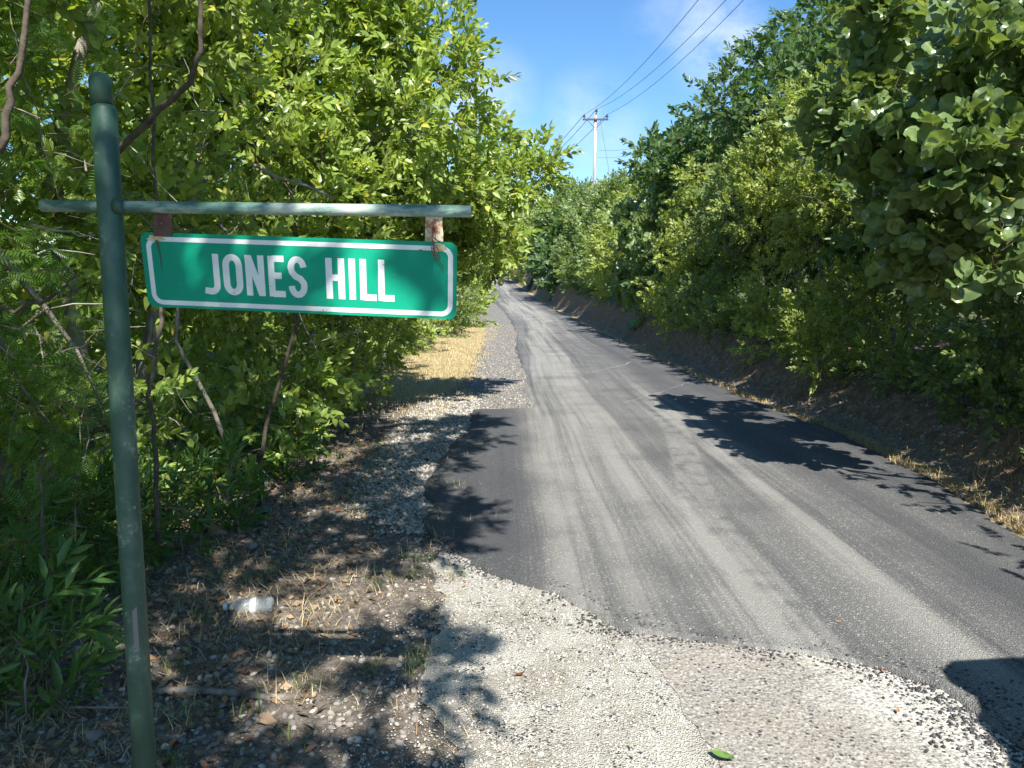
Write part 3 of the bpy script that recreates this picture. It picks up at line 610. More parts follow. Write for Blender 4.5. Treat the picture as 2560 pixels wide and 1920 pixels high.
plant('feathery_shrub', 'feathery leaved shrub in shade behind the sign post', 'shrub', g0(-2.9, 3.3),
      [(-2.9, 3.2, .5, .5), (-2.75, 3.2, .8, .6), (-2.5, 3.5, 1.6, .6), (-3.1, 3.0, 1.7, .7), (-2.4, 3.9, 2.2, .6), (-3.2, 3.6, 2.5, .8), (-2.6, 4.1, 3.0, .7), (-3.4, 2.6, 3.2, .8), (-2.3, 3.9, 1.0, .45)],
      'pinnate', 950, 220, .66, trunks=[[(0, 0, -.1), (.15, .1, .9), (.3, .3, 2.0)], [(-.1, .2, -.1), (-.3, .3, 1.2), (-.2, .4, 2.3)]], sub=5, back=.4, upb=.1)
plant('broadleaf_tree', 'broad leaved tree with tangled pale trunks behind the sign, left of the sign lettering', 'tree', g0(-3.4, 5.2),
      [(-2.5, 5.6, .4, .45), (-2.45, 6.5, .5, .5), (-2.4, 6.6, 1.3, .6), (-2.3, 6.3, 2.2, .6), (-2.9, 4.8, .8, .65), (-2.7, 5.2, 1.7, .7), (-3.3, 4.6, 2.4, .9), (-2.6, 5.6, 2.7, .8), (-3.2, 5.2, 3.5, .95), (-2.4, 5.6, 3.8, .8), (-3.9, 4.6, 3.8, 1.0), (-2.7, 6.0, 4.6, .9), (-4.3, 4.4, 1.4, .9), (-3.9, 4.2, 5.0, 1.0)],
      'broad', 3700, 230, .95, trunks=[[(.2, -.2, -.1), (.5, .0, 1.0), (.2, .3, 2.4), (.6, .3, 3.5)], [(.3, .3, -.1), (.7, .5, 1.1), (1.0, .7, 2.2)], [(0, 0, 0), (-.4, -.2, 1.5), (-.2, 0, 3.2)]], barkm='palebark', sub=6)
plant('broadleaf_tree', 'sunlit bushy tree rising above the JONES HILL plate to the top of the picture', 'tree', g0(-2.9, 8.3),
      [(-2.7, 7.8, .9, .75), (-2.3, 8.2, 1.9, .85), (-1.9, 8.0, 2.9, .9), (-1.5, 8.2, 3.7, .95), (-2.5, 7.8, 4.2, 1.1), (-1.3, 8.7, 4.5, .7), (-3.3, 8.0, 3.0, 1.1), (-1.8, 8.6, 5.2, .9), (-.75, 8.9, 3.6, .62), (-1.1, 8.8, 4.3, .62), (-.7, 8.8, 3.0, .5), (-2.2, 8.6, .45, .5), (-3.2, 7.6, 5.2, 1.1)],
      'broad', 5000, 300, 1.05, trunks=[[(0, 0, -.1), (.2, -.1, 1.2), (.6, 0, 2.6)], [(.2, .3, -.1), (0, .4, 1.5), (.2, .2, 3.0)]], sub=8)
plant('broadleaf_tree', 'yellow green tree with a branch reaching out over the road, right of the sign', 'tree', g0(-2.7, 10.6),
      [(-2.35, 10.2, .6, .6), (-2.3, 11.3, .6, .6), (-2.1, 10.4, 1.5, .75), (-1.5, 10.3, 2.4, .75), (-.95, 10.2, 2.9, .65), (-.45, 10.3, 3.05, .5), (0.0, 10.3, 3.1, .38), (.25, 10.4, 3.15, .25), (-1.6, 10.8, 3.4, .8), (-.6, 10.5, 2.5, .45), (-2.8, 10.8, 3.0, 1.1), (.42, 10.4, 3.3, .14), (-.3, 10.3, 3.5, .3), (-1.2, 10.7, 2.0, .5), (*P(1078, 515, 10), .26), (*P(1052, 560, 10.3), .2), (*P(1040, 440, 10), .35)],
      'broad', 3900, 300, 1.0, trunks=[[(0, 0, -.1), (.4, -.2, 1.3), (1.0, -.2, 2.2)]], sub=8)
LT = [  # x, y, top height, kind, label
    (-3.3, 14.8, 3.0, 'broad', 'lit green bush by the dry grass verge, left roadside'),
    (-3.2, 20, 2.9, 'yellowish', 'low light green bush on the left roadside beyond the dry grass'),
    (-3.0, 26, 3.4, 'small', 'rounded bush on the left roadside, midway to the bend'),
    (-3.1, 33, 3.8, 'broad', 'bush nearest the gravel shoulder where the road narrows, left side'),
    (-4.5, 42, 4.2, 'small', 'bush on the left side just before the road bends'),
    (-6.6, 54, 4.5, 'small', 'distant bush on the inside of the left bend'),
    (-9.2, 68, 5.0, 'yellowish', 'farther bush inside the left bend'),
    (-12, 86, 6.0, 'small', 'far tree inside the bend, hidden partly by roadside leaves'),
    (-13, 112, 7.0, 'dark', 'farthest dark tree on the left side of the road')]
for x, y, h, k, lab in LT:
    z0 = float(H(x, y)); s = max(1, y / 17); w = 1.05 * (y / 18) ** .55
    lob = [(x + w * .75, y - w * .5, z0 + h * .2, w * .6), (x + w * .8, y + w * .5, z0 + h * .3, w * .65), (x + w * .5, y - w * .2, z0 + h * .5, w * .8), (x, y, z0 + h * .72, w), (x - w * .8, y, z0 + h * .55, w * 1.1), (x + w * .7, y + w, z0 + h * .6, w * .7)]
    plant('roadside_bush', lab, 'bush', (x, y, z0), lob, k, 1500 if y < 30 else 900, 90 if y < 20 else 0, s * (1.1 if k == 'broad' else 1.5), lod=2, sub=9, subr=(.25, .45), group=None)
# trees inland on the left that close the view behind
for x, y, h, lab in ((-6.3, 4.2, 6.2, 'dark tree standing deep behind the sign post'), (-5.8, 8.5, 6.6, 'dark tree behind the tall sunlit tree on the left'), (-6.0, 13.5, 5.0, 'shaded tree behind the overhanging yellow green tree'), (-7.5, 22, 5.4, 'tree set back from the left verge'), (-6.2, .2, 5.5, 'tree in the thicket off the left edge of the view')):
    z0 = float(H(x, y)); lob = [(x + rng.normal() * .5, y + rng.normal() * .7, z0 + h * f, 1.35) for f in (.12, .25, .4, .55, .7, .82)]
    plant('thicket_tree', lab, 'tree', (x, y, z0), lob, 'broad', 900, 0, 2.6, lod=2, sub=7, barkm='palebark')

# ------------------------------------------------------------------ right side
plant('sea_grape', 'sea grape with large round glossy leaves hanging over the right road edge', 'tree', g0(5.3, 5.4),
      [(4.6, 5.8, 3.2, .8), (4.2, 6.1, 2.9, .5), (4.3, 5.4, 4.1, .7), (4.1, 6.3, 4.1, .5), (4.4, 5.0, 2.2, .6), (5.2, 6.4, 4.4, .8), (4.5, 5.2, 3.4, .6)] + [(*P(px, py, Y_), r_) for px, py, Y_, r_ in ((1830, 320, 7.3, .28), (1765, 250, 8.2, .17), (1890, 380, 6.8, .34), (1870, 200, 7.2, .34), (1910, 90, 7.3, .4), (1970, 250, 6.2, .42), (1960, 470, 6.0, .26), (2060, 120, 5.8, .45), (2090, 330, 5.6, .34), (2120, 430, 5.4, .30), (2170, 330, 5.1, .30), (2190, 110, 5.4, .32), (2040, 560, 5.8, .2), (2160, 520, 5.2, .22))],
      'grape', 1150, 300, .78, trunks=[[(0, 0, -.2), (-.4, .1, 1.3), (-.9, .2, 2.3)], [(-.1, -.2, -.2), (-.6, -.7, 1.2), (-1.4, -1.1, 1.9)]], sub=6, subr=(.2, .36), droop=.1, back=.5, lod=0, tilt=1.1)
RT = [ # x, y, height over the ground at its foot, kind, leaf objects, label
    (5.2, 3.3, 3.6, 'small', 0, 'unseen shrub nearest the parked car, added to shade the right verge'),  # out of view, added so its shadow darkens the near right verge
    (5.3, 1.0, 3.4, 'small', 0, 'unseen shrub beside the parked car, added to shade the right verge'),  # likewise unseen, added as a shade caster
    (5.5, 6.0, 3.4, 'small', 120, 'dark shaded shrub under the round leaved tree, right edge'),
    (5.3, 8.4, 4.0, 'small', 160, 'dense small leaved shrub on the right bank beside the round leaved tree'),
    (5.35, 10.6, 5.3, 'yellowish', 120, 'tall yellow green shrub against the sky on the right'),
    (5.2, 13.2, 4.4, 'yellowish', 90, 'yellow green shrub on the right bank left of the tallest one'),
    (5.2, 16.2, 3.9, 'small', 60, 'mid green shrub above the dark bank, right side'),
    (5.0, 19.5, 3.6, 'yellowish', 0, 'light green shrub over the sunlit edge of the bank'),
    (5.1, 23.5, 4.0, 'grape', 60, 'sea grape bush with an upright leafy shoot against the sky'),
    (5.0, 28.5, 4.1, 'grape', 0, 'sea grape bush below the utility pole on the right bank'),
    (4.9, 34, 3.6, 'yellowish', 0, 'light green bush above the sunlit cut bank'),
    (4.7, 41, 4.0, 'small', 0, 'rounded grey green bush on the bank before the bend'),
    (4.5, 49, 4.4, 'small', 0, 'bush over the bare bank at the start of the bend'),
    (3.9, 58, 4.6, 'dark', 0, 'darker feathery bush above the far bank'),
    (3.4, 70, 5.0, 'small', 0, 'far bush on the outside of the bend'),
    (2.6, 86, 5.4, 'yellowish', 0, 'farther pale bush on the outside of the bend'),
    (.6, 108, 6.0, 'small', 0, 'farthest bush closing the road at the bend'),
    (-1.5, 120, 6.4, 'small', 0, 'bush on the far bank right behind the end of the visible road'),
    (-4.0, 131, 7, 'yellowish', 0, 'far bush behind the bend, left of the last one')]
for x, y, h, k, nl, lab in RT:
    z0 = float(H(x, y)); w = 1.05 * max(1, y / 16) ** .5
    xf = xr(y) + .82 + (.2 if y > 26 else 0)
    zb = float(zr(y)) + np.interp(y, *HB) * .62
    gap = 1.55 * w; lob = []
    for dy in (-.8, -.3, .2, .75):
        lob += [(xf + w * .30 + rng.normal() * .08, y + dy * gap, zb + .32 * w, w * .42), (xf + w * .25 + rng.normal() * .1, y + dy * gap + .2, zb + .85 * w + rng.normal() * .1, w * .52)]
    lob += [(xf + w * .35, y - w * .5, z0 + h * .45, w * .7), (xf + w * .4, y + w * .5, z0 + h * .5, w * .7), (xf + w * .6, y + w * .3, z0 + h * .64, w * .8), (xf + w * .95, y, z0 + h * .8, w * .85), (xf + w * 1.6, y + .2, z0 + h * .6, w * 1.0), (xf + w * 1.3, y - w * .6, z0 + h * .84, w * .65), (xf + w * .75, y + w * 1.0, z0 + h * .72, w * .55)]
    if y < 5: lob += [(3.75, y + q_, z_, .36) for q_, z_ in ((-.9, 2.1), (-.4, 1.7), (.1, 2.3), (.5, 1.8), (.9, 2.2), (1.1, 1.4))]  # extra lobes on the two unseen shrubs, pushed outwards to shade the road edge
    base = {'small': 1.0, 'yellowish': 1.0, 'grape': .95, 'dark': 1}[k]
    sc = base * (1 if y < 15 else 1.12) * max(1, (y / (12 if k != 'grape' else 20)) ** .95) * (1.2 if k != 'grape' else 1)
    if k == 'grape' and y < 26: lob += [(5.05, y, z0 + h + .25, .3), (5.2, y, z0 + h + .65, .2), (5.35, y, z0 + h + 1.0, .14)]
    ns = (900 if y < 5 else 3500 if y < 15 else 2200 if y < 30 else 1200)
    if k == 'grape': ns = 1100
    plant('bank_shrub', lab, 'shrub', (x, y, z0), lob, k, ns, nl, sc, lod=(1 if y < 10 else 2) if k != 'grape' else 1, sub=9, subr=(.25, .45))
for x, y, h, w, k, lab in ((6.8, 19, 7.1, 1.6, 'dark', 'tall dark green tree behind the right hedge against the sky'), (6.0, 23.5, 5.8, 1.3, 'dark', 'lower dark tree beside the upright leafy shoot'), (6.7, 14.5, 6.6, 1.5, 'dark', 'dark tree behind the tall yellow green shrub'), (7.6, 9.5, 6.6, 1.6, 'dark', 'tree behind the round leaved tree at the upper right'), (7.4, 4.5, 5.6, 1.6, 'dark', 'tree in the thicket off the right edge of the view'), (6.3, 28, 5.6, 1.3, 'small', 'bushy tree in the hedge just right of the utility pole'), (6.0, 35, 5.5, 1.3, 'yellowish', 'light green tree in the hedge under the crossarm of the pole'), (6.1, 43, 5.7, 1.5, 'small', 'tree in the hedge hiding the foot of the utility pole'), (5.9, 53, 6.0, 1.8, 'small', 'rounded tree left of the foot of the utility pole'), (5.0, 66, 6.4, 2.0, 'small', 'pale rounded tree where the right hedge meets the sky, left end'), (6.6, 75, 6.5, 2.6, 'small', 'rounded tree in the distance below the utility wires')):
    z0 = float(H(x, y)); lob = [(x + rng.normal() * w * .35, y + rng.normal() * w * .4, z0 + h * f, w * r_) for f, r_ in ((.2, .9), (.35, 1), (.5, 1), (.65, 1), (.8, .85), (.92, .55), (.75, .7))]
    plant('hedge_tree', lab, 'tree', (x, y, z0), lob, k, 1500, 0, 2.3 * max(1, y / 20), lod=2, sub=8)
print('leaf tris', TOTAL)
exec_rest = True

# ------------------------------------------------------------------ the street sign
def paint_f(t):
    n = t.noise(7, 6, .65, src=t.mapping((1, 1, .5))); g = t.noise(45, 5, .7)
    c = t.ramp(n, [(.3, (.016, .055, .036)), (.5, (.034, .088, .058)), (.66, (.10, .155, .11))])
    c = t.mix(t.rng(t.math('ADD', n, t.math('MULTIPLY', g, .6)), .88, 1.0, 0, .75), c, (.26, .32, .27))
    c = t.mix(t.math('MULTIPLY', t.rng(g, .66, .72), .8), c, (.38, .33, .24)); t.col(c); t.bump(g, .25, .004)
M['paint'] = mat('weathered_green_paint', rough=.5, build=paint_f)
def barpaint_f(t):
    n = t.noise(16, 6, .7, src=t.mapping((.35, 1, 1))); g = t.noise(60, 5, .7)
    c = t.ramp(n, [(.35, (.03, .085, .07)), (.47, (.09, .18, .145)), (.56, (.27, .36, .31)), (.68, (.48, .53, .47))])
    c = t.mix(t.rng(g, .62, .70, 0, .6), c, (.05, .11, .09)); t.col(c); t.bump(g, .35, .004)
M['barpaint'] = mat('chalky_green_paint', rough=.6, build=barpaint_f)
M['sheet'] = mat('green_sign_sheeting', rough=.5, spec=.2, build=lambda t: t.col(t.mix(t.rng(t.noise(70, 4, .7), .69, .72, 0, .7), t.ramp(t.noise(4, 4), [(.3, (.0, .235, .135)), (.7, (.002, .30, .175))]), (.24, .24, .16))))
M['white'] = mat('white_sign_sheeting', rough=.5, spec=.25, build=lambda t: t.col(t.mix(t.rng(t.noise(90, 4, .75), .70, .74, 0, .7), t.ramp(t.noise(5, 5), [(.3, (.62, .63, .60)), (.7, (.74, .75, .72))]), (.25, .19, .12))))
M['plate_edge'] = mat('aluminium', (.55, .56, .56), .45, metal=.7)
def rusty_f(t):
    n = t.noise(28, 6, .7); t.col(t.ramp(n, [(.33, (.24, .075, .04)), (.41, (.42, .21, .11)), (.47, (.60, .51, .36)), (.62, (.66, .60, .46)), (.72, (.30, .38, .28))])); t.bump(n, .5, .004)
M['rusty'] = mat('rusty_paint', rough=.8, build=rusty_f)
M['rust'] = mat('rust', (.18, .07, .035), .85)
M['wire'] = mat('rusty_wire', rough=.7, build=lambda t: t.col(t.ramp(t.noise(25, 3), [(.4, (.03, .028, .025)), (.6, (.30, .12, .06))])))
PX, PY = -.968, 1.90
post = thing('street_sign', (PX, PY, 0), 'green street name sign reading JONES HILL hanging from a green pipe post', 'street sign')
def part(name, me, mt, par=post, label=None, kind=None, org=(PX, PY, 0)):
    me.transform(Matrix.Translation(-Vector(org))); me.shade_smooth(); return link(name, me, mt, parent=par, label=label, kind=kind)
rp = .0285
mp_ = MB().tube([(PX, PY, -.3), (PX, PY, .6), (PX, PY, 1.3), (PX, PY, 2.02), (PX, PY, 2.032)], [rp, rp, rp, rp, rp - .004], 32)
pole = part('post', mp_.mesh('post'), M['paint'])
part('post_cap', MB().tube([(PX - .005, PY, 2.03), (PX - .005, PY, 2.09), (PX - .005, PY, 2.102), (PX - .005, PY, 2.106)], [.0245, .0245, .021, .010], 28).mesh('post_cap'), M['paint'])
bl, br = Vector((-1.131, 1.90, 1.799)), Vector((-.098, 1.885, 1.784))
part('crossbar', MB().tube([bl, bl.lerp(br, .33), bl.lerp(br, .66), br], .0142, 24).mesh('crossbar'), M['barpaint'])
part('weld', MB().tube([(PX + .022, PY - .012, 1.797), (PX + .034, PY - .013, 1.797), (PX + .040, PY - .012, 1.797)], [.020, .017, .0145], 14).mesh('weld'), M['paint'])
# old sticker mark low on the post
sv = [(PX + .0290 * math.sin(a), PY - .0290 * math.cos(a)) for a in (R(14), R(24), R(36))]
part('worn_patch', MB().add([(x, y, z + dz_ * (1 - 2 * (z < .72))) for z in (.695, .715, .765, .79) for (x, y), dz_ in zip(sv, (.0, .006, .012))], [(a_ + b_, a_ + b_ + 1, a_ + b_ + 4, a_ + b_ + 3) for a_ in (0, 3, 6) for b_ in (0, 1)]).mesh('worn_patch'), mat('worn_patch_paint', (.20, .19, .165), .8), label='pale pinkish worn patch')
# plate: four corners, slightly skewed as it hangs
K_ = 2212 / 2560
TL, TR, BR, BL = (P(px * K_, py * K_, Y_) for px, py, Y_ in ((349, 580, 1.915), (1143, 606, 1.872), (1141, 799, 1.866), (371, 766, 1.905)))
def pl(u, v, off=0.0):
    p = TL * (1 - u) * (1 - v) + TR * u * (1 - v) + BR * u * v + BL * (1 - u) * v
    return p + Vector((0, -1, 0)) * (off + .006 * math.sin(u * 3.1) )
PWd, PHt = .77, .19
def rrect(u0, v0, u1, v1, r, n=7):
    ru, rv = r / PWd, r / PHt; out = []
    for cx_, cy_2, a0 in ((u1 - ru, v0 + rv, -90), (u1 - ru, v1 - rv, 0), (u0 + ru, v1 - rv, 90), (u0 + ru, v0 + rv, 180)):
        for k in range(n + 1): a = R(a0 + 90 * k / n); out.append((cx_ + ru * math.cos(a), cy_2 + rv * math.sin(a)))
    return out
def densify(o, m=4):
    r_ = []
    for a, b in zip(o, o[1:] + o[:1]):
        L_ = math.hypot((a[0] - b[0]) * PWd, (a[1] - b[1]) * PHt); k = max(1, int(L_ / .03))
        r_ += [(a[0] + (b[0] - a[0]) * i / k, a[1] + (b[1] - a[1]) * i / k) for i in range(k)]
    return r_
out = densify(rrect(0, 0, 1, 1, .020)); n = len(out)
# front made as strips in u so the slight bow is followed
cols = 40; V = []; 
def vrange(u, r=.020):
    ru, rv = r / PWd, r / PHt; e = min(u, 1 - u)
    if e >= ru: return 0, 1
    t = 1 - e / ru; c = 1 - math.sqrt(max(0, 1 - t * t)); return c * rv, 1 - c * rv
us = sorted(set([0, .0015, .004, .008, .013, .019, .026] + [.026 + .948 * i / cols for i in range(cols + 1)] + [1 - q_ for q_ in (0, .0015, .004, .008, .013, .019)]))
V = []; Fc = []
for u in us:
    a, b = vrange(u)
    for off in (0, -.0025): V += [pl(u, a, off), pl(u, b, off)]
for i in range(len(us) - 1):
    o = 4 * i; Fc += [(o, o + 1, o + 5, o + 4), (o + 2, o + 6, o + 7, o + 3)]
plate = link('plate', MB().add(V, Fc).mesh('plate'), M['sheet'], parent=post); plate.data.transform(Matrix.Translation((-PX, -PY, 0)))
ed = MB(); o2 = out; ed.add([pl(u, v, .0003) for u, v in o2] + [pl(u, v, -.0028) for u, v in o2], [(i, (i + 1) % n, (i + 1) % n + n, i + n) for i in range(n)])
part('plate_rim', ed.mesh('plate_rim'), M['plate_edge'], par=plate, org=(PX, PY, 0))
bo = densify(rrect(.0165, .055, .988, .965, .030)); bi = rrect(.0165 + .0165, .055 + .064, .988 - .0165, .965 - .064, .018)
bo2 = rrect(.0165, .055, .988, .965, .028, 8); bi2 = rrect(.0165 + .0155, .055 + .062, .988 - .0155, .965 - .062, .017, 8)
def dens2(a, b):
    ra, rb = [], []
    for i in range(len(a)):
        j = (i + 1) % len(a); k = max(1, int(math.hypot((a[i][0] - a[j][0]) * PWd, (a[i][1] - a[j][1]) * PHt) / .02))
        for q_ in range(k): f = q_ / k; ra.append((a[i][0] + (a[j][0] - a[i][0]) * f, a[i][1] + (a[j][1] - a[i][1]) * f)); rb.append((b[i][0] + (b[j][0] - b[i][0]) * f, b[i][1] + (b[j][1] - b[i][1]) * f))
    return ra, rb
ra, rb = dens2(bo2, bi2); n = len(ra)
me = MB().add([pl(u, v, .0008) for u, v in ra] + [pl(u, v, .0008) for u, v in rb], [(i, (i + 1) % n, (i + 1) % n + n, i + n) for i in range(n)]).mesh('border')
part('border', me, M['white'], par=plate)
# lettering: strokes of even width, in units of cap height
def stroke(pts, w=.135, closed=False):
    P2 = [Vector(p) for p in pts]; n = len(P2); Lf, Rt = [], []
    for i in range(n):
        if closed: a, b = P2[i - 1], P2[(i + 1) % n]
        else: a, b = P2[max(i - 1, 0)], P2[min(i + 1, n - 1)]
        t = (b - a).normalized(); nn = Vector((-t.y, t.x))
        if 0 < i < n - 1 or closed:
            t1 = (P2[i] - P2[i - 1]).normalized(); c = max(.5, Vector((-t1.y, t1.x)).dot(nn)); nn = nn / c
        Lf.append(P2[i] + nn * w / 2); Rt.append(P2[i] - nn * w / 2)
    Fs = [(i, i + 1, n + i + 1, n + i) for i in range(n - 1)] + ([(n - 1, 0, n, 2 * n - 1)] if closed else [])
    return Lf + Rt, Fs
def arc(cx, cy, rx, ry, a0, a1, n=10): return [(cx + rx * math.cos(R(a0 + (a1 - a0) * i / n)), cy + ry * math.sin(R(a0 + (a1 - a0) * i / n))) for i in range(n + 1)]
hw = .0675
LET = {  # strokes in box width w x height 1 (y up), w = letter width
    'J': (.42, [[(.42 - hw, 1)] + [(.42 - hw, .22)] + arc(.42 - hw - .155, .22, .155, .155, 0, -90, 7)[1:] + [(.03, .09)] ]),
    'O': (.45, [('c', arc(.225, .72, .225 - hw, .28 - hw, 0, 180, 12) + arc(.225, .28, .225 - hw, .28 - hw, 180, 360, 12))]),
    'N': (.45, [[(hw, 0), (hw, 1)], [(.45 - hw, 0), (.45 - hw, 1)], [(hw + .01, .97), (.45 - hw - .01, .03)]]),
    'E': (.40, [[(hw, 0), (hw, 1)], [(hw + .02, 1 - hw), (.39, 1 - hw)], [(hw + .02, .515), (.32, .515)], [(hw + .02, hw), (.40, hw)]]),
    'S': (.45, [arc(.225, .72, .157, .2125, 5, 180, 10) + [(.09, .62), (.17, .52), (.29, .46), (.37, .36)] + arc(.225, .28, .157, .2125, 0, -180, 10)]),
    'H': (.43, [[(hw, 0), (hw, 1)], [(.43 - hw, 0), (.43 - hw, 1)], [(hw + .02, .52), (.43 - hw - .02, .52)]]),
    'I': (.14, [[(hw, 0), (hw, 1)]]),
    'L': (.39, [[(hw, 0), (hw, 1)], [(hw + .02, hw), (.39, hw)]])}
for ch, x0, x1 in (('J', 511, 553), ('O', 564, 611), ('N', 621, 666), ('E', 678, 718), ('S', 727, 772), ('H', 821, 865), ('I', 878, 892), ('L', 905, 944), ('L', 950, 988)):
    w, sts = LET[ch]; u0, u1 = (x0 - 361) / 780, (x1 - 361) / 780; vt, vb = .258, .795; mb = MB()
    for j, st in enumerate(sts):
        closed = st[0] == 'c'; pts = st[1] if closed else st
        V2, F2 = stroke(pts, .158, closed)
        mb.add([pl(u0 + (u1 - u0) * p.x / w, vb + (vt - vb) * p.y, .0009 + .00012 * j) for p in V2], F2)
    part('letter', mb.mesh('letter'), M['white'], par=plate, label='white letter ' + ch)
# brackets, bolts, twisted wire, rust stains
for (x0, x1, y0, y1), lab in (((1063, 1106, 540, 612), 'bracket with cream and rust flaking paint'), ((384, 428, 534, 590), 'dark brown rusted bracket')):
    Yb = 1.888 if x0 > 900 else 1.904
    a, b, c, d = (P(px * K_, py * K_, Yb) for px, py in ((x0, y0), (x1, y0 + 1), (x1 + 1, y1), (x0 - 1, y1)))
    e = [a, a.lerp(d, .3), a.lerp(d, .65) + Vector((.001, 0, 0)), d, c, b.lerp(c, .6) + Vector((.0015, 0, 0)), b.lerp(c, .3) - Vector((.001, 0, 0)), b]
    bk = part('bracket', MB().prism(e, (0, .004, 0)).mesh('bracket'), M['rusty'] if x0 > 900 else mat('dark_rust', rough=.85, build=lambda t: t.col(t.ramp(t.noise(30, 5), [(.35, (.06, .035, .03)), (.6, (.14, .07, .05)), (.75, (.30, .26, .20))]))), label=lab)
    bk.data.shade_flat()
    q_ = (a + b + c + d) / 4 + Vector((0, -.001, .004)); part('bolt', MB().tube([q_ + Vector((0, .004, 0)), q_ - Vector((0, .004, 0)), q_ - Vector((0, .006, 0))], [.0045, .0045, .003], 8).mesh('bolt'), M['rust'], par=bk)
b0 = P(1085 * K_, 565 * K_, 1.88)
def loop(pts, r=.0011):
    mb = MB(); pp = [P(x * K_, y * K_, 1.862 - .004 * math.sin(i)) for i, (x, y) in enumerate(pts)]; mb.tube(pp, r, 6); return mb
mb = loop([(1084, 566), (1080, 580), (1083, 592), (1090, 600), (1100, 604), (1108, 606)])
for pts in ([(1085, 570), (1081, 600), (1079, 625), (1083, 640), (1092, 650), (1098, 648), (1099, 636), (1094, 620), (1086, 612), (1083, 620), (1086, 636), (1097, 652), (1106, 664), (1111, 672)], [(1083, 600), (1086, 625), (1094, 648), (1097, 652)], [(1088, 568), (1088, 596), (1098, 606)]):
    o = loop(pts); mb.add(o.v, o.f)
part('tie_wire', mb.mesh('tie_wire'), M['wire'], label='twisted rusty tie wire')
def stain_f(t):
    n = t.noise(60, 4); t.col(t.ramp(n, [(.35, (.45, .30, .13)), (.65, (.62, .55, .40))]))
M['stain'] = mat('rust_stain', rough=.7, build=stain_f)
for cx_, cy_2, a_, b_ in ((.945, .075, .022, .055), (.052, .08, .028, .045)):
    ring = [pl(cx_ + a_ * math.cos(w) * (1 + .2 * math.sin(5 * w)), cy_2 + b_ * math.sin(w) * (1 + .15 * math.cos(3 * w)), .0012) for w in np.linspace(0, 6.28, 22)[:-1]]
    part('rust_stain', MB().add(ring, [tuple(range(len(ring)))]).mesh('rust_stain'), M['stain'], par=plate)
dk = mat('stain_dark', (.03, .09, .06), .6)
part('rust_stain', MB().add([pl(.048, .10, .0013), pl(.058, .10, .0013), pl(.062, .35, .0013), pl(.060, .55, .0013), pl(.057, .35, .0013)], [(0, 4, 3, 2, 1)]).mesh('drip'), dk, par=plate, label='dark vertical drip stain')
mb = MB()
for k in range(34):
    u, v = rng.uniform(.05, .97), rng.uniform(.1, .95); r0 = rng.uniform(.0006, .0022); a = rng.random() * 3
    mb.add([pl(u + r0 * (1 + (k % 3)) / PWd * math.cos(w) , v + r0 / PHt * math.sin(w + a * .3), .0015) for w in np.linspace(0, 6.28, 7)[:-1]], [tuple(range(6))])
part('chip_marks', mb.mesh('chip_marks'), mat('chip_mark', (.20, .17, .11), .8), par=plate, label='small scattered chips and scratches', kind='stuff')

# ------------------------------------------------------------------ utility pole and wires
M['wood'] = mat('weathered_wood', rough=.85, build=lambda t: t.col(t.ramp(t.noise(6, 6, .6, src=t.mapping((1, 1, .1))), [(.3, (.24, .215, .185)), (.7, (.44, .41, .365))])))
M['dark_metal'] = mat('dark_steel', (.08, .08, .085), .5, metal=.6)
M['porcelain'] = mat('brown_porcelain', (.07, .05, .05), .3)
M['cable'] = mat('wire_sheath', (.10, .11, .13), .6)
UX, UY = 6.25, 60.0; z_arm = CAM_H + ray(1287, 259)[1] * 60; zb = float(H(UX, UY))
up_ = thing('utility_pole', (UX, UY, zb), 'pale wooden utility pole with a crossarm standing above the far hedge', 'utility pole')
up_part = lambda nm, mb, mt, par=up_: part(nm, mb.mesh(nm), mt, par=par, org=(UX, UY, zb))
up_part('pole', MB().tube([(UX, UY, zb - .5), (UX, UY, zb + 5), (UX, UY, z_arm + .45)], [.16, .14, .115], 14), M['wood'])
arm = up_part('crossarm', MB().box((UX - .95, UY - .22, z_arm - .06), (UX + .95, UY - .11, z_arm + .06)), M['dark_metal']); arm.data.shade_flat()
for s in (-1, 1): up_part('brace', MB().tube([(UX + s * .62, UY - .24, z_arm - .06), (UX + s * .08, UY - .2, z_arm - .62)], .022, 6), M['dark_metal'])
ins = []
for dx, dz in ((-.85, .06), (.06, .45), (.86, .06)):
    c = Vector((UX + dx, UY - .16, z_arm + dz)); ins.append(c + Vector((0, 0, .3)))
    up_part('insulator', MB().tube([c, c + Vector((0, 0, .1)), c + Vector((0, 0, .12)), c + Vector((0, 0, .2)), c + Vector((0, 0, .22)), c + Vector((0, 0, .3))], [.03, .03, .11, .09, .07, .05], 10), M['porcelain'])
up_part('guy_wire', MB().tube([(UX + .35, UY - .2, z_arm - .1), (UX + .95, UY - .6, z_arm - 3.5), (UX + 1.5, UY - .9, zb + 1)], .016, 5), M['cable'])
def wire(a, b, sag, r=.013, n=30):
    a, b = Vector(a), Vector(b); return [a.lerp(b, i / n) - Vector((0, 0, sag * 4 * (i / n) * (1 - i / n))) for i in range(n + 1)]
ends = []
for px in (1508, 1568, 1606): q_ = P(px, 0, 30); ends.append(q_)
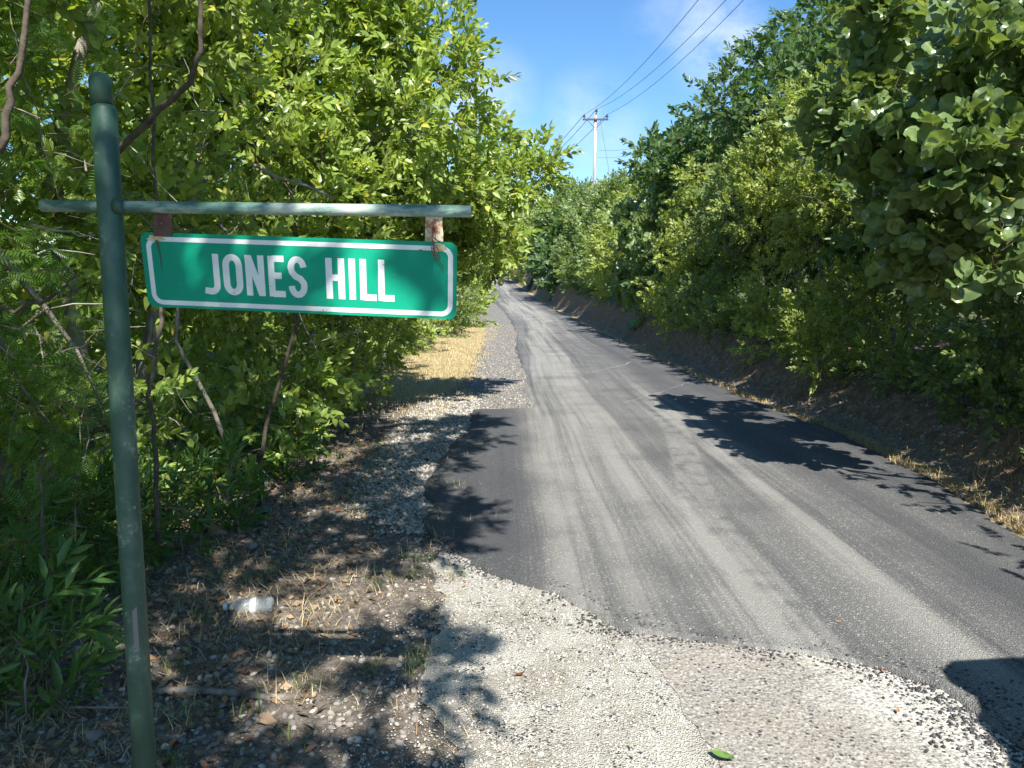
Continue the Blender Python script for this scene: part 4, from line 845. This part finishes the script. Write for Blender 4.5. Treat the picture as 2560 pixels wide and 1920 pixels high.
for (i0, e0, cpx), side in zip(zip(ins, ends, (1150, 1163, 1176)), ('left', 'middle', 'right')):
    d = (e0 - i0); far = e0 + d * 1.25; far.z = e0.z + 2.4
    pts = []
    for i in range(41):
        t = i / 40 * 2.25; base_ = i0 + d * t; z = np.interp(t, [0, 1, 2.25], [i0.z, e0.z, far.z]); sg = (t * (t - 1) * .9) if t < 1 else (t - 1) * (t - 2.25) * .5
        # one smooth sagging curve through the insulator, the view's top edge and the next pole
        zz = i0.z * (t - 1) * (t - 2.25) / 2.25 + e0.z * t * (t - 2.25) / (-1.25) + far.z * t * (t - 1) / (2.25 * 1.25)
        pts.append(Vector((base_.x, base_.y, zz)))
    w1 = link('power_line', MB().tube(pts, .013, 5).mesh('power_line', True), M['cable']); tag(w1, f'{side} one of the three overhead wires running from the pole crossarm over the road', 'wire', 'overhead power lines')
    e2 = P(cpx - 55, 395, 118)
    link('power_line', MB().tube(wire(i0, e2, .9), .022, 5).mesh('power_line', True), M['cable'], parent=w1)
for k, (dz, q_) in enumerate((((0), (1790, 105)), ((-.55), (1790, 125)))):
    a = Vector((UX + .15, UY - .2, CAM_H + ray(1290, 325)[1] * 60 + dz)); m_ = P(*q_, 22.5); b = Vector((11.2, -8, 10.5 + dz))
    pts = []
    t1 = (60 - m_.y) / 68
    for i in range(41):
        t = i / 40; Lq = lambda A, B, Cc: A * (t - t1) * (t - 1) / (t1) + B * t * (t - 1) / (t1 * (t1 - 1)) + Cc * t * (t - t1) / (1 - t1)
        pts.append(Vector((a.x + (b.x - a.x) * t, a.y + (b.y - a.y) * t, Lq(a.z, m_.z, b.z))))
    w1 = link('service_cable', MB().tube(pts, .009, 5).mesh('service_cable', True), M['cable']); tag(w1, ('upper' if k == 0 else 'lower') + ' of the two slack cables passing the right hedge below the crossarm', 'cable', 'slack cables on the utility pole')

# ------------------------------------------------------------------ loose things on the ground
def stone_obj(px, py, s, tint, label, group='larger stones on the verge', flat=.6, name='stone'):
    p = G(px, py); z = float(H(p.x, p.y)); V = ICO_V.copy(); F_ = [tuple(f) for f in ICO_F]
    # one subdivision, then knocked about
    ed = {}; V = list(map(np.array, V)); F2 = []
    def mid(a, b):
        k = (min(a, b), max(a, b))
        if k not in ed: ed[k] = len(V); V.append(nrm(V[a] + V[b]))
        return ed[k]
    for a, b, c in F_: ab, bc, ca_ = mid(a, b), mid(b, c), mid(c, a); F2 += [(a, ab, ca_), (b, bc, ab), (c, ca_, bc), (ab, bc, ca_)]
    V = np.array(V); V = V * (1 + .22 * (rng.random((len(V), 1)) - .5)) * np.array([1, rng.uniform(.6, .95), flat]); 
    for _ in range(8):  # chop facets
        d = nrm(rng.normal(size=3)); h = V @ d; c = np.quantile(h, rng.uniform(.68, .85)); V = V - np.outer(np.clip(h - c, 0, 9), d)
    a = rng.random() * 6.28; Rm = np.array([[math.cos(a), -math.sin(a), 0], [math.sin(a), math.cos(a), 0], [0, 0, 1]]); V = V @ Rm.T * s
    me = mesh_np(name, V, [np.array(F2)], tint=np.full(len(F2), tint)); o = link(name, me, M['rock'], loc=(p.x, p.y, z + s * flat * .45)); tag(o, label, 'stone', group); return o
stone_obj(466, 1148, .10, 1.0, 'large tan rock under the bushes right of the post')
stone_obj(608, 1084, .032, .9, 'small tan stone beside the gravel, right of its tan twin') ; stone_obj(632, 1086, .034, 1.0, 'orange tan stone at the edge of the light rubble')
stone_obj(568, 1132, .055, .35, 'grey rounded rock near the crushed can'); stone_obj(612, 1130, .035, .3, 'small dark grey rock right of the rounded one')
stone_obj(553, 1186, .065, .45, 'flat half buried rock below the small tan stones')
stone_obj(597, 1365, .028, .8, 'pale round stone below the plastic bottle'); stone_obj(583, 1417, .030, .9, 'white angular stone in the middle of the shaded gravel')
stone_obj(450, 1470, .03, .7, 'pale stone just left of the fallen branch'); stone_obj(640, 1410, .02, .85, 'small white pebble right of the angular white stone')
stone_obj(300, 1480, .05, .3, 'grey stone half hidden behind the post foot'); stone_obj(200, 1600, .075, .3, 'large dark grey rock at the lower left corner', flat=.45)
stone_obj(760, 1610, .035, .75, 'light stone at the bottom left of the limestone apron'); stone_obj(860, 1440, .022, .8, 'small pale stone at the edge of the white gravel')
for k in range(46):
    px, py = rng.uniform(330, 980), rng.uniform(1230, 1640)
    tn_ = int(rng.integers(0, 4)); stone_obj(px, py, rng.uniform(.010, .026), (.3, .5, .7, .88)[tn_], ('small dark grey', 'small brownish grey', 'small light grey', 'small whitish')[tn_] + ' stone lying in the shaded gravel', 'small stones in the shaded gravel')
for k in range(14):
    px, py = rng.uniform(830, 990), rng.uniform(1240, 1640); tn_ = int(rng.integers(0, 2)); stone_obj(px, py, rng.uniform(.010, .02), (.35, .85)[tn_], ('grey', 'pale')[tn_] + ' stone along the left edge of the white apron', 'stones edging the white apron')
# plastic bottle
def clear_f(t):
    t.b.inputs['Transmission Weight'].default_value = .75; t.b.inputs['Roughness'].default_value = .18; t.b.inputs['IOR'].default_value = 1.3
M['clear'] = mat('clear_plastic', (.85, .88, .88), .18, build=clear_f)
bp = G(545, 1322); bt_scale = 1.25; bt = thing('plastic_bottle', (bp.x, bp.y, float(H(bp.x, bp.y)) + .03), 'crumpled clear plastic bottle lying on the shaded gravel', 'bottle', rz=R(8))
prof = [(-.095, .010), (-.094, .013), (-.078, .013), (-.070, .018), (-.050, .030), (-.02, .032), (-.012, .028), (-.005, .032), (.02, .031), (.027, .028), (.034, .031), (.06, .032), (.075, .031), (.082, .024), (.080, .004)]
bt.scale = (1.25,) * 3
mb = MB().tube([(x, .003 * math.sin(x * 60), .002 * math.cos(x * 90)) for x, r in prof], [r for x, r in prof], 16)
link('body', mb.mesh('body', True), M['clear'], parent=bt)
link('cap', MB().tube([(-.108, 0, .002), (-.094, 0, .002)], .015, 12).mesh('cap'), mat('white_cap', (.75, .77, .78), .4), parent=bt)
link('label_band', MB().tube([(-.004, 0, 0), (.018, 0, 0)], .0328, 16, cap=False).mesh('label_band'), mat('worn_label', (.62, .66, .66), .5), parent=bt)
# crushed can, white cup, yellow scrap
cp = G(574, 1106); ct = thing('crushed_can', (cp.x, cp.y, float(H(cp.x, cp.y)) + .02), 'small crushed green and white can by the tan stones', 'can', rz=R(20))
link('body', MB().tube([(-.04, 0, 0), (-.034, 0, 0), (-.01, .004, -.002), (.012, -.004, .002), (.034, 0, 0), (.04, 0, 0)], [.016, .022, .018, .021, .022, .016], 12).mesh('body', True), mat('can_green', (.03, .14, .10), .35, build=lambda t: t.col(t.mix(t.rng(t.vor(60), .2, .3), (.75, .78, .75), (.02, .10, .08)))), parent=ct)
link('lid', MB().tube([(.040, 0, 0), (.042, 0, 0)], .017, 12).mesh('lid'), M['plate_edge'], parent=ct)
w_ = G(68, 1408); wt = thing('foam_scrap', (w_.x, w_.y, float(H(w_.x, w_.y)) + .02), 'white torn foam scrap under the leaves at the far left', 'litter')
link('sheet', MB().prism([(-.03, -.02, 0), (.02, -.03, .01), (.04, .0, .02), (.01, .02, .005), (-.03, .02, .015)], (0, .002, .004)).mesh('sheet'), mat('foam', (.7, .74, .78), .6), parent=wt)
y_ = G(122, 1403); yt = link('yellow_leaf', MB().add([(-.05, 0, 0), (-.02, -.018, .012), (.02, -.018, .010), (.05, 0, 0), (.02, .016, .008), (-.02, .016, .010)], [(0, 1, 4 + 1), (1, 2, 4, 5), (2, 3, 4)]).mesh('yellow_leaf'), mat('yellow_dead_leaf', (.42, .33, .04), .6), loc=(y_.x, y_.y, float(H(y_.x, y_.y)) + .015)); tag(yt, 'yellow fallen leaf left of the post near the foam scrap', 'leaf')
def fallen(px, py, L, col, lab, rz, ri=0.0, curl=.25, name='fallen_leaf'):
    p = G(px, py); V = []; n = 8
    for i in range(n + 1):
        f = i / n; w = L * .26 * math.sin(math.pi * min(1, f * .94 + .03)) ** .8; x = (f - .5) * L; zc = curl * L * (f - .5) ** 2 * 2
        V += [(x, -w, zc + w * .5), (x, 0, zc), (x, w, zc + w * .4)]
    Fs = [(3 * i + j, 3 * i + 3 + j, 3 * i + 4 + j, 3 * i + 1 + j) for i in range(n) for j in (0, 1)]
    z = .034 if p.x > float(xl(p.y)) else float(H(p.x, p.y)) + .02
    m = mat(name + '_colour', col, .5, build=lambda t: t.col(t.mix(t.rng(t.noise(40, 4), .4, .65), col, tuple(c * .6 for c in col))))
    o = link(name, MB().add(V, Fs).mesh(name, True), m, loc=(p.x, p.y, z)); o.rotation_euler = (ri, 0, rz); tag(o, lab, 'leaf'); return o
fallen(1560, 1648, .085, (.14, .24, .06), 'fresh green leaf at the bottom edge of the picture', R(-35))
fallen(1122, 1469, .045, (.17, .055, .03), 'curled red brown leaf on the white gravel', R(12), curl=.7)
fallen(1000, 1404, .026, (.45, .19, .07), 'small orange leaf left of the curled brown one', R(-60))
fallen(1004, 1276, .032, (.50, .20, .06), 'orange leaf at the top of the white gravel', R(5))
fallen(1810, 1358, .030, (.40, .22, .10), 'tan leaf alone on the dark asphalt', R(0)); fallen(1938, 1550, .028, (.45, .20, .06), 'orange leaf on the white streaked pavement', R(70))
fallen(1908, 1462, .022, (.38, .15, .08), 'tiny red leaf on the pavement near the car shadow', R(20)); fallen(1040, 768, .10, (.62, .24, .10), 'orange scrap on the edge of the dry grass', R(0))
fallen(980, 885, .08, (.55, .17, .06), 'red orange leaf at the corner of the asphalt apron', R(10)); fallen(905, 992, .06, (.50, .22, .08), 'brown leaf on the shaded rubble by the asphalt', R(30))
def trail(pts, w, lab):
    pp = []
    for a, b in zip(pts, pts[1:]):
        for f in np.arange(0, 1, .08): pp.append(G(a[0] + (b[0] - a[0]) * f, a[1] + (b[1] - a[1]) * f))
    V = []
    for i, p in enumerate(pp):
        t_2 = (pp[min(i + 1, len(pp) - 1)] - pp[max(i - 1, 0)]).normalized(); nn = Vector((-t_2.y, t_2.x, 0)); c = p + nn * rng.normal(0, w * .6); ww = w * rng.uniform(.25, 1.1)
        c.z = float(zr(c.y)) + .034; V += [c + nn * ww / 2, c - nn * ww / 2]
    o = link('dust_trail', MB().add(V, [(2 * i, 2 * i + 1, 2 * i + 3, 2 * i + 2) for i in range(len(pp) - 1)]).mesh('dust_trail'), M['traildust']); tag(o, lab, 'stain')
M['traildust'] = mat('trail_dust', (.30, .29, .27), .9)
trail([(1240, 806), (1256, 812), (1290, 806), (1350, 793), (1362, 785)], .035, 'thin pale dried trickle across the middle of the road')
trail([(1335, 880), (1400, 862), (1470, 838), (1500, 826)], .018, 'fainter dried trickle nearer than the first, right of centre')
trail([(1252, 818), (1262, 826), (1270, 834)], .03, 'short pale smear below the end of the trickle')
# fallen branches
def branch(name, pts, r, lab, mt, side=()):
    w = [G(px, py) + Vector((0, 0, h)) for px, py, h in pts]; o = w[0].copy(); t = thing(name, o, lab, 'branch')
    w = [Vector((p.x, p.y, float(H(p.x, p.y)) + h)) - o for p, (_, _, h) in zip(w, pts)]
    fine = []
    for a, b in zip(w, w[1:]):
        for f in (0, .25, .5, .75): fine.append(a.lerp(b, f) + Vector(rng.normal(0, r * .12, 3)))
    fine.append(w[-1]); link('stem', MB().tube(fine, [r * (1 - .35 * i / len(fine)) * (1 + .12 * rng.normal()) for i in range(len(fine))], 10).mesh('stem', True), mt, parent=t)
    return t
branch('fallen_branch', [(345, 1503, .018), (420, 1500, .018), (500, 1508, .018), (585, 1516, .012), (650, 1512, .01)], .017, 'thick dead branch lying on the gravel right of the post', M['bark'])
branch('fallen_branch', [(130, 1543, .02), (210, 1540, .018), (330, 1538, .012)], .006, 'thin grey stick on the ground left of the post', M['palebark'])

# bare stems and dead twigs standing in the left thicket
for i, (pts, r, lab) in enumerate((
    ([(0, 672, 2.9), (60, 662, 2.8), (100, 650, 2.75), (128, 643, 2.7)], .008, 'bare broken twig poking out left of the sign post'),
    ([(60, 490, 3.0), (130, 498, 2.95), (205, 508, 2.9)], .005, 'thin pale twig just below the left end of the crossbar'),
    ([(345, 1180, 3.9), (335, 1000, 3.9), (322, 860, 3.95), (350, 700, 4.1), (342, 540, 4.3), (330, 250, 4.4), (320, -60, 4.5)], .014, 'slim brown stem rising behind the post'),
    ([(560, 1090, 5.6), (570, 960, 5.6), (600, 840, 5.6), (640, 700, 5.6), (650, 560, 5.6)], .018, 'leaning trunk in the gloom below the plate'),
    ([(490, 1150, 5.1), (500, 980, 5.2), (440, 840, 5.0), (380, 740, 4.9), (390, 560, 4.9)], .018, 'pale crooked trunk right of the post in the undergrowth'),
    ([(90, 1340, 2.95), (100, 1230, 2.95), (88, 1100, 2.95), (94, 980, 3.0)], .007, 'thin straight stem at the far left'),
    ([(545, 355, 6.2), (600, 385, 6.2), (660, 400, 6.2), (720, 430, 6.4)], .016, 'grey bough crossing behind the right of the plate top'),
    ([(0, 330, 3.2), (20, 210, 3.2), (45, 120, 3.2), (60, -40, 3.2)], .017, 'dark trunk at the upper left corner'),
    ([(250, 330, 4.1), (345, 235, 4.0), (410, 180, 3.9), (436, 110, 3.8), (428, -40, 3.8)], .018, 'dark forked bough at the top above the post'),
    ([(780, 330, 6.0), (820, 290, 6.0), (860, 265, 6.0), (905, 262, 5.9)], .008, 'arching bare twig in the sunlit leaves'))):
    w = [P(*q_) for q_ in pts]; o = w[0].copy(); fine = []
    for a, b in zip(w, w[1:]):
        for f in (0, .33, .66): fine.append(a.lerp(b, f) + Vector(rng.normal(0, .008, 3)) - o)
    fine.append(w[-1] - o); t = link('bare_stem', MB().tube(fine, [r * (1 - .45 * k / len(fine)) for k in range(len(fine))], 8).mesh('bare_stem', True), M['palebark' if i in (1, 4, 6) else 'darkbark'], loc=o); tag(t, lab, 'branch')

mb = MB()
for i in range(420):
    side = i % 6 == 0; yv = rng.uniform(6, 22) if side else rng.uniform(3.2, 13); xv = (xr(yv) + rng.uniform(.7, 1.4)) if side else -2.45 + rng.uniform(0, .75) * min(1, yv / 9); zv = float(H(xv, yv)) + rng.uniform(.1, 3.2)
    p = Vector((xv, yv, zv)); d = Vector(rng.normal(0, 1, 3)); d.z += .5; d.normalize(); L_ = rng.uniform(.25, .8); pts = [p]
    for k in range(4): d = (d + Vector(rng.normal(0, .22, 3)) - Vector((0, 0, .08))).normalized(); p = p + d * L_ / 4; pts.append(p)
    r0 = rng.uniform(.002, .0055); mb.tube(pts, [r0, r0 * .9, r0 * .8, r0 * .6, r0 * .3], 4, cap=False)
link('dead_twigs', mb.mesh('dead_twigs'), M['palebark'], kind='stuff', label='tangle of pale dead twigs showing between the leaves')
# weeds at the lower left
for i, (px, py, h, lab) in enumerate(((40, 1600, .42, 'lance leaved weed in the lower left corner'), (110, 1500, .40, 'lance leaved weed left of the post above the thin stick'), (60, 1380, .6, 'tall weed against the left edge'), (150, 1290, .5, 'weed beneath the feathery shrub left of the post'), (470, 1150, .35, 'weed growing over the large tan rock'), (640, 1030, .4, 'weed at the corner of the bushes above the rubble'), (385, 1200, .4, 'weed just right of the post under the bushes'), (260, 1240, .45, 'weed hidden behind the post'))):
    p = G(px, py); z = float(H(p.x, p.y))
    plant('weed', lab, 'plant', (p.x, p.y, z), [(p.x + rng.normal() * .08, p.y + rng.normal() * .08, z + h * f, .14 + .05 * f) for f in (.25, .5, .75, .95)], 'lance', 34, 60, .75, lod=0, sub=0, trunks=[[(0, 0, -.02), (.02, 0, h * .5), (0, .02, h * .9)]], limbs=False, back=.9, upb=.5)

# ------------------------------------------------------------------ parked car, just outside the view on the right; its shadow falls into it
car = thing('parked_car', (2.80, -.35, 0.03), 'parked dark estate car behind the viewer whose shadow falls on the road at lower right', 'car')
M['carpaint'] = mat('car_paint', (.05, .06, .08), .3, build=lambda t: t.b.inputs.__getitem__('Coat Weight').__setattr__('default_value', .6)); M['glass'] = mat('car_glass', (.02, .025, .03), .08)
M['rubber'] = mat('rubber', (.025, .025, .025), .9)
prof = [(-2.2, .35), (-2.25, .7), (-2.15, .92), (-1.3, 1.02), (-1.05, 1.22), (-.75, 1.46), (-.5, 1.56), (.2, 1.68), (1.45, 1.70), (1.80, 1.66), (1.86, 1.58), (1.84, 1.48), (1.88, 1.30), (1.91, 1.12), (1.93, .9), (1.92, .35)]
cw = lambda z: float(np.interp(z, [1.05, 1.2, 1.32, 1.5, 1.62, 1.7], [.88, .865, .82, .70, .63, .56]))
mb = MB(); n = len(prof); V = []
for s in (-1, 1):
    for yv, zv in prof: V.append((s * cw(zv), yv, zv))
Fs = [tuple(range(n)), tuple(range(2 * n - 1, n - 1, -1))] + [(i, (i + 1) % n, (i + 1) % n + n, i + n) for i in range(n)]
body = link('body', MB().add(V[:2 * n], [Fs[0][::-1], Fs[1][::-1]] + Fs[2:]).mesh('body'), M['carpaint'], parent=car)
bv = body.modifiers.new('soft', 'BEVEL'); bv.width = .05; bv.segments = 3
for s in (-1, 1):
    for poly in (((-.55, 1.10), (-.45, 1.50), (.1, 1.60), (.25, 1.10)), ((.32, 1.10), (.22, 1.60), (.95, 1.62), (1.05, 1.10)), ((1.12, 1.12), (1.05, 1.61), (1.6, 1.60), (1.72, 1.15))):
        pts = [(s * (cw(z_) + .012), y_, z_) for y_, z_ in poly]
        link('window', MB().prism(pts, (s * .006, 0, 0)).mesh('window'), M['glass'], parent=car)
    for yv in (-1.45, 1.25):
        wh = link('wheel', MB().tube([(s * .70, yv, .30), (s * .72, yv, .30), (s * .90, yv, .30), (s * .92, yv, .30)], [.26, .32, .32, .27], 28).mesh('wheel'), M['rubber'], parent=car)
        link('rim', MB().tube([(s * .915, yv, .30), (s * .93, yv, .30)], [.19, .17], 20).mesh('rim'), M['plate_edge'], parent=wh)
    link('tail_light', MB().box((s * .74 - .08, 1.86, .85), (s * .74 + .08, 1.935, 1.12)).mesh('tail_light'), mat('red_lens', (.35, .01, .01), .2), parent=car)
    link('headlight', MB().box((s * .64 - .14, -2.27, .68), (s * .64 + .14, -2.18, .82)).mesh('headlight'), mat('clear_lens', (.6, .62, .65), .15), parent=car)
    link('wing_mirror', MB().box((s * .98 - .10, -.62, 1.02), (s * .98 + .10, -.50, 1.17)).mesh('wing_mirror'), M['carpaint'], parent=car)
link('rear_window', MB().prism([(-.62, 1.845, 1.18), (.62, 1.845, 1.18), (.56, 1.82, 1.50), (-.56, 1.82, 1.50)], (0, .02, 0)).mesh('rear_window'), M['glass'], parent=car)
link('roof_spoiler', MB().prism([(-.60, 1.62, 1.645), (.60, 1.62, 1.645), (.67, 1.80, 1.645), (.65, 1.90, 1.645), (.56, 1.98, 1.645), (.3, 2.01, 1.645), (-.3, 2.01, 1.645), (-.56, 1.98, 1.645), (-.65, 1.90, 1.645), (-.67, 1.80, 1.645)], (0, 0, .05)).mesh('roof_spoiler'), M['carpaint'], parent=car)
link('bumper', MB().box((-.88, 1.88, .35), (.88, 2.0, .62)).mesh('bumper'), M['rubber'], parent=car)
link('number_plate', MB().box((-.26, 1.90, .70), (.26, 1.925, .82)).mesh('number_plate'), mat('plate_white', (.6, .6, .58), .5), parent=car)
print('tris', sum(len(m.polygons) for m in bpy.data.meshes), 'objects', len(bpy.data.objects))
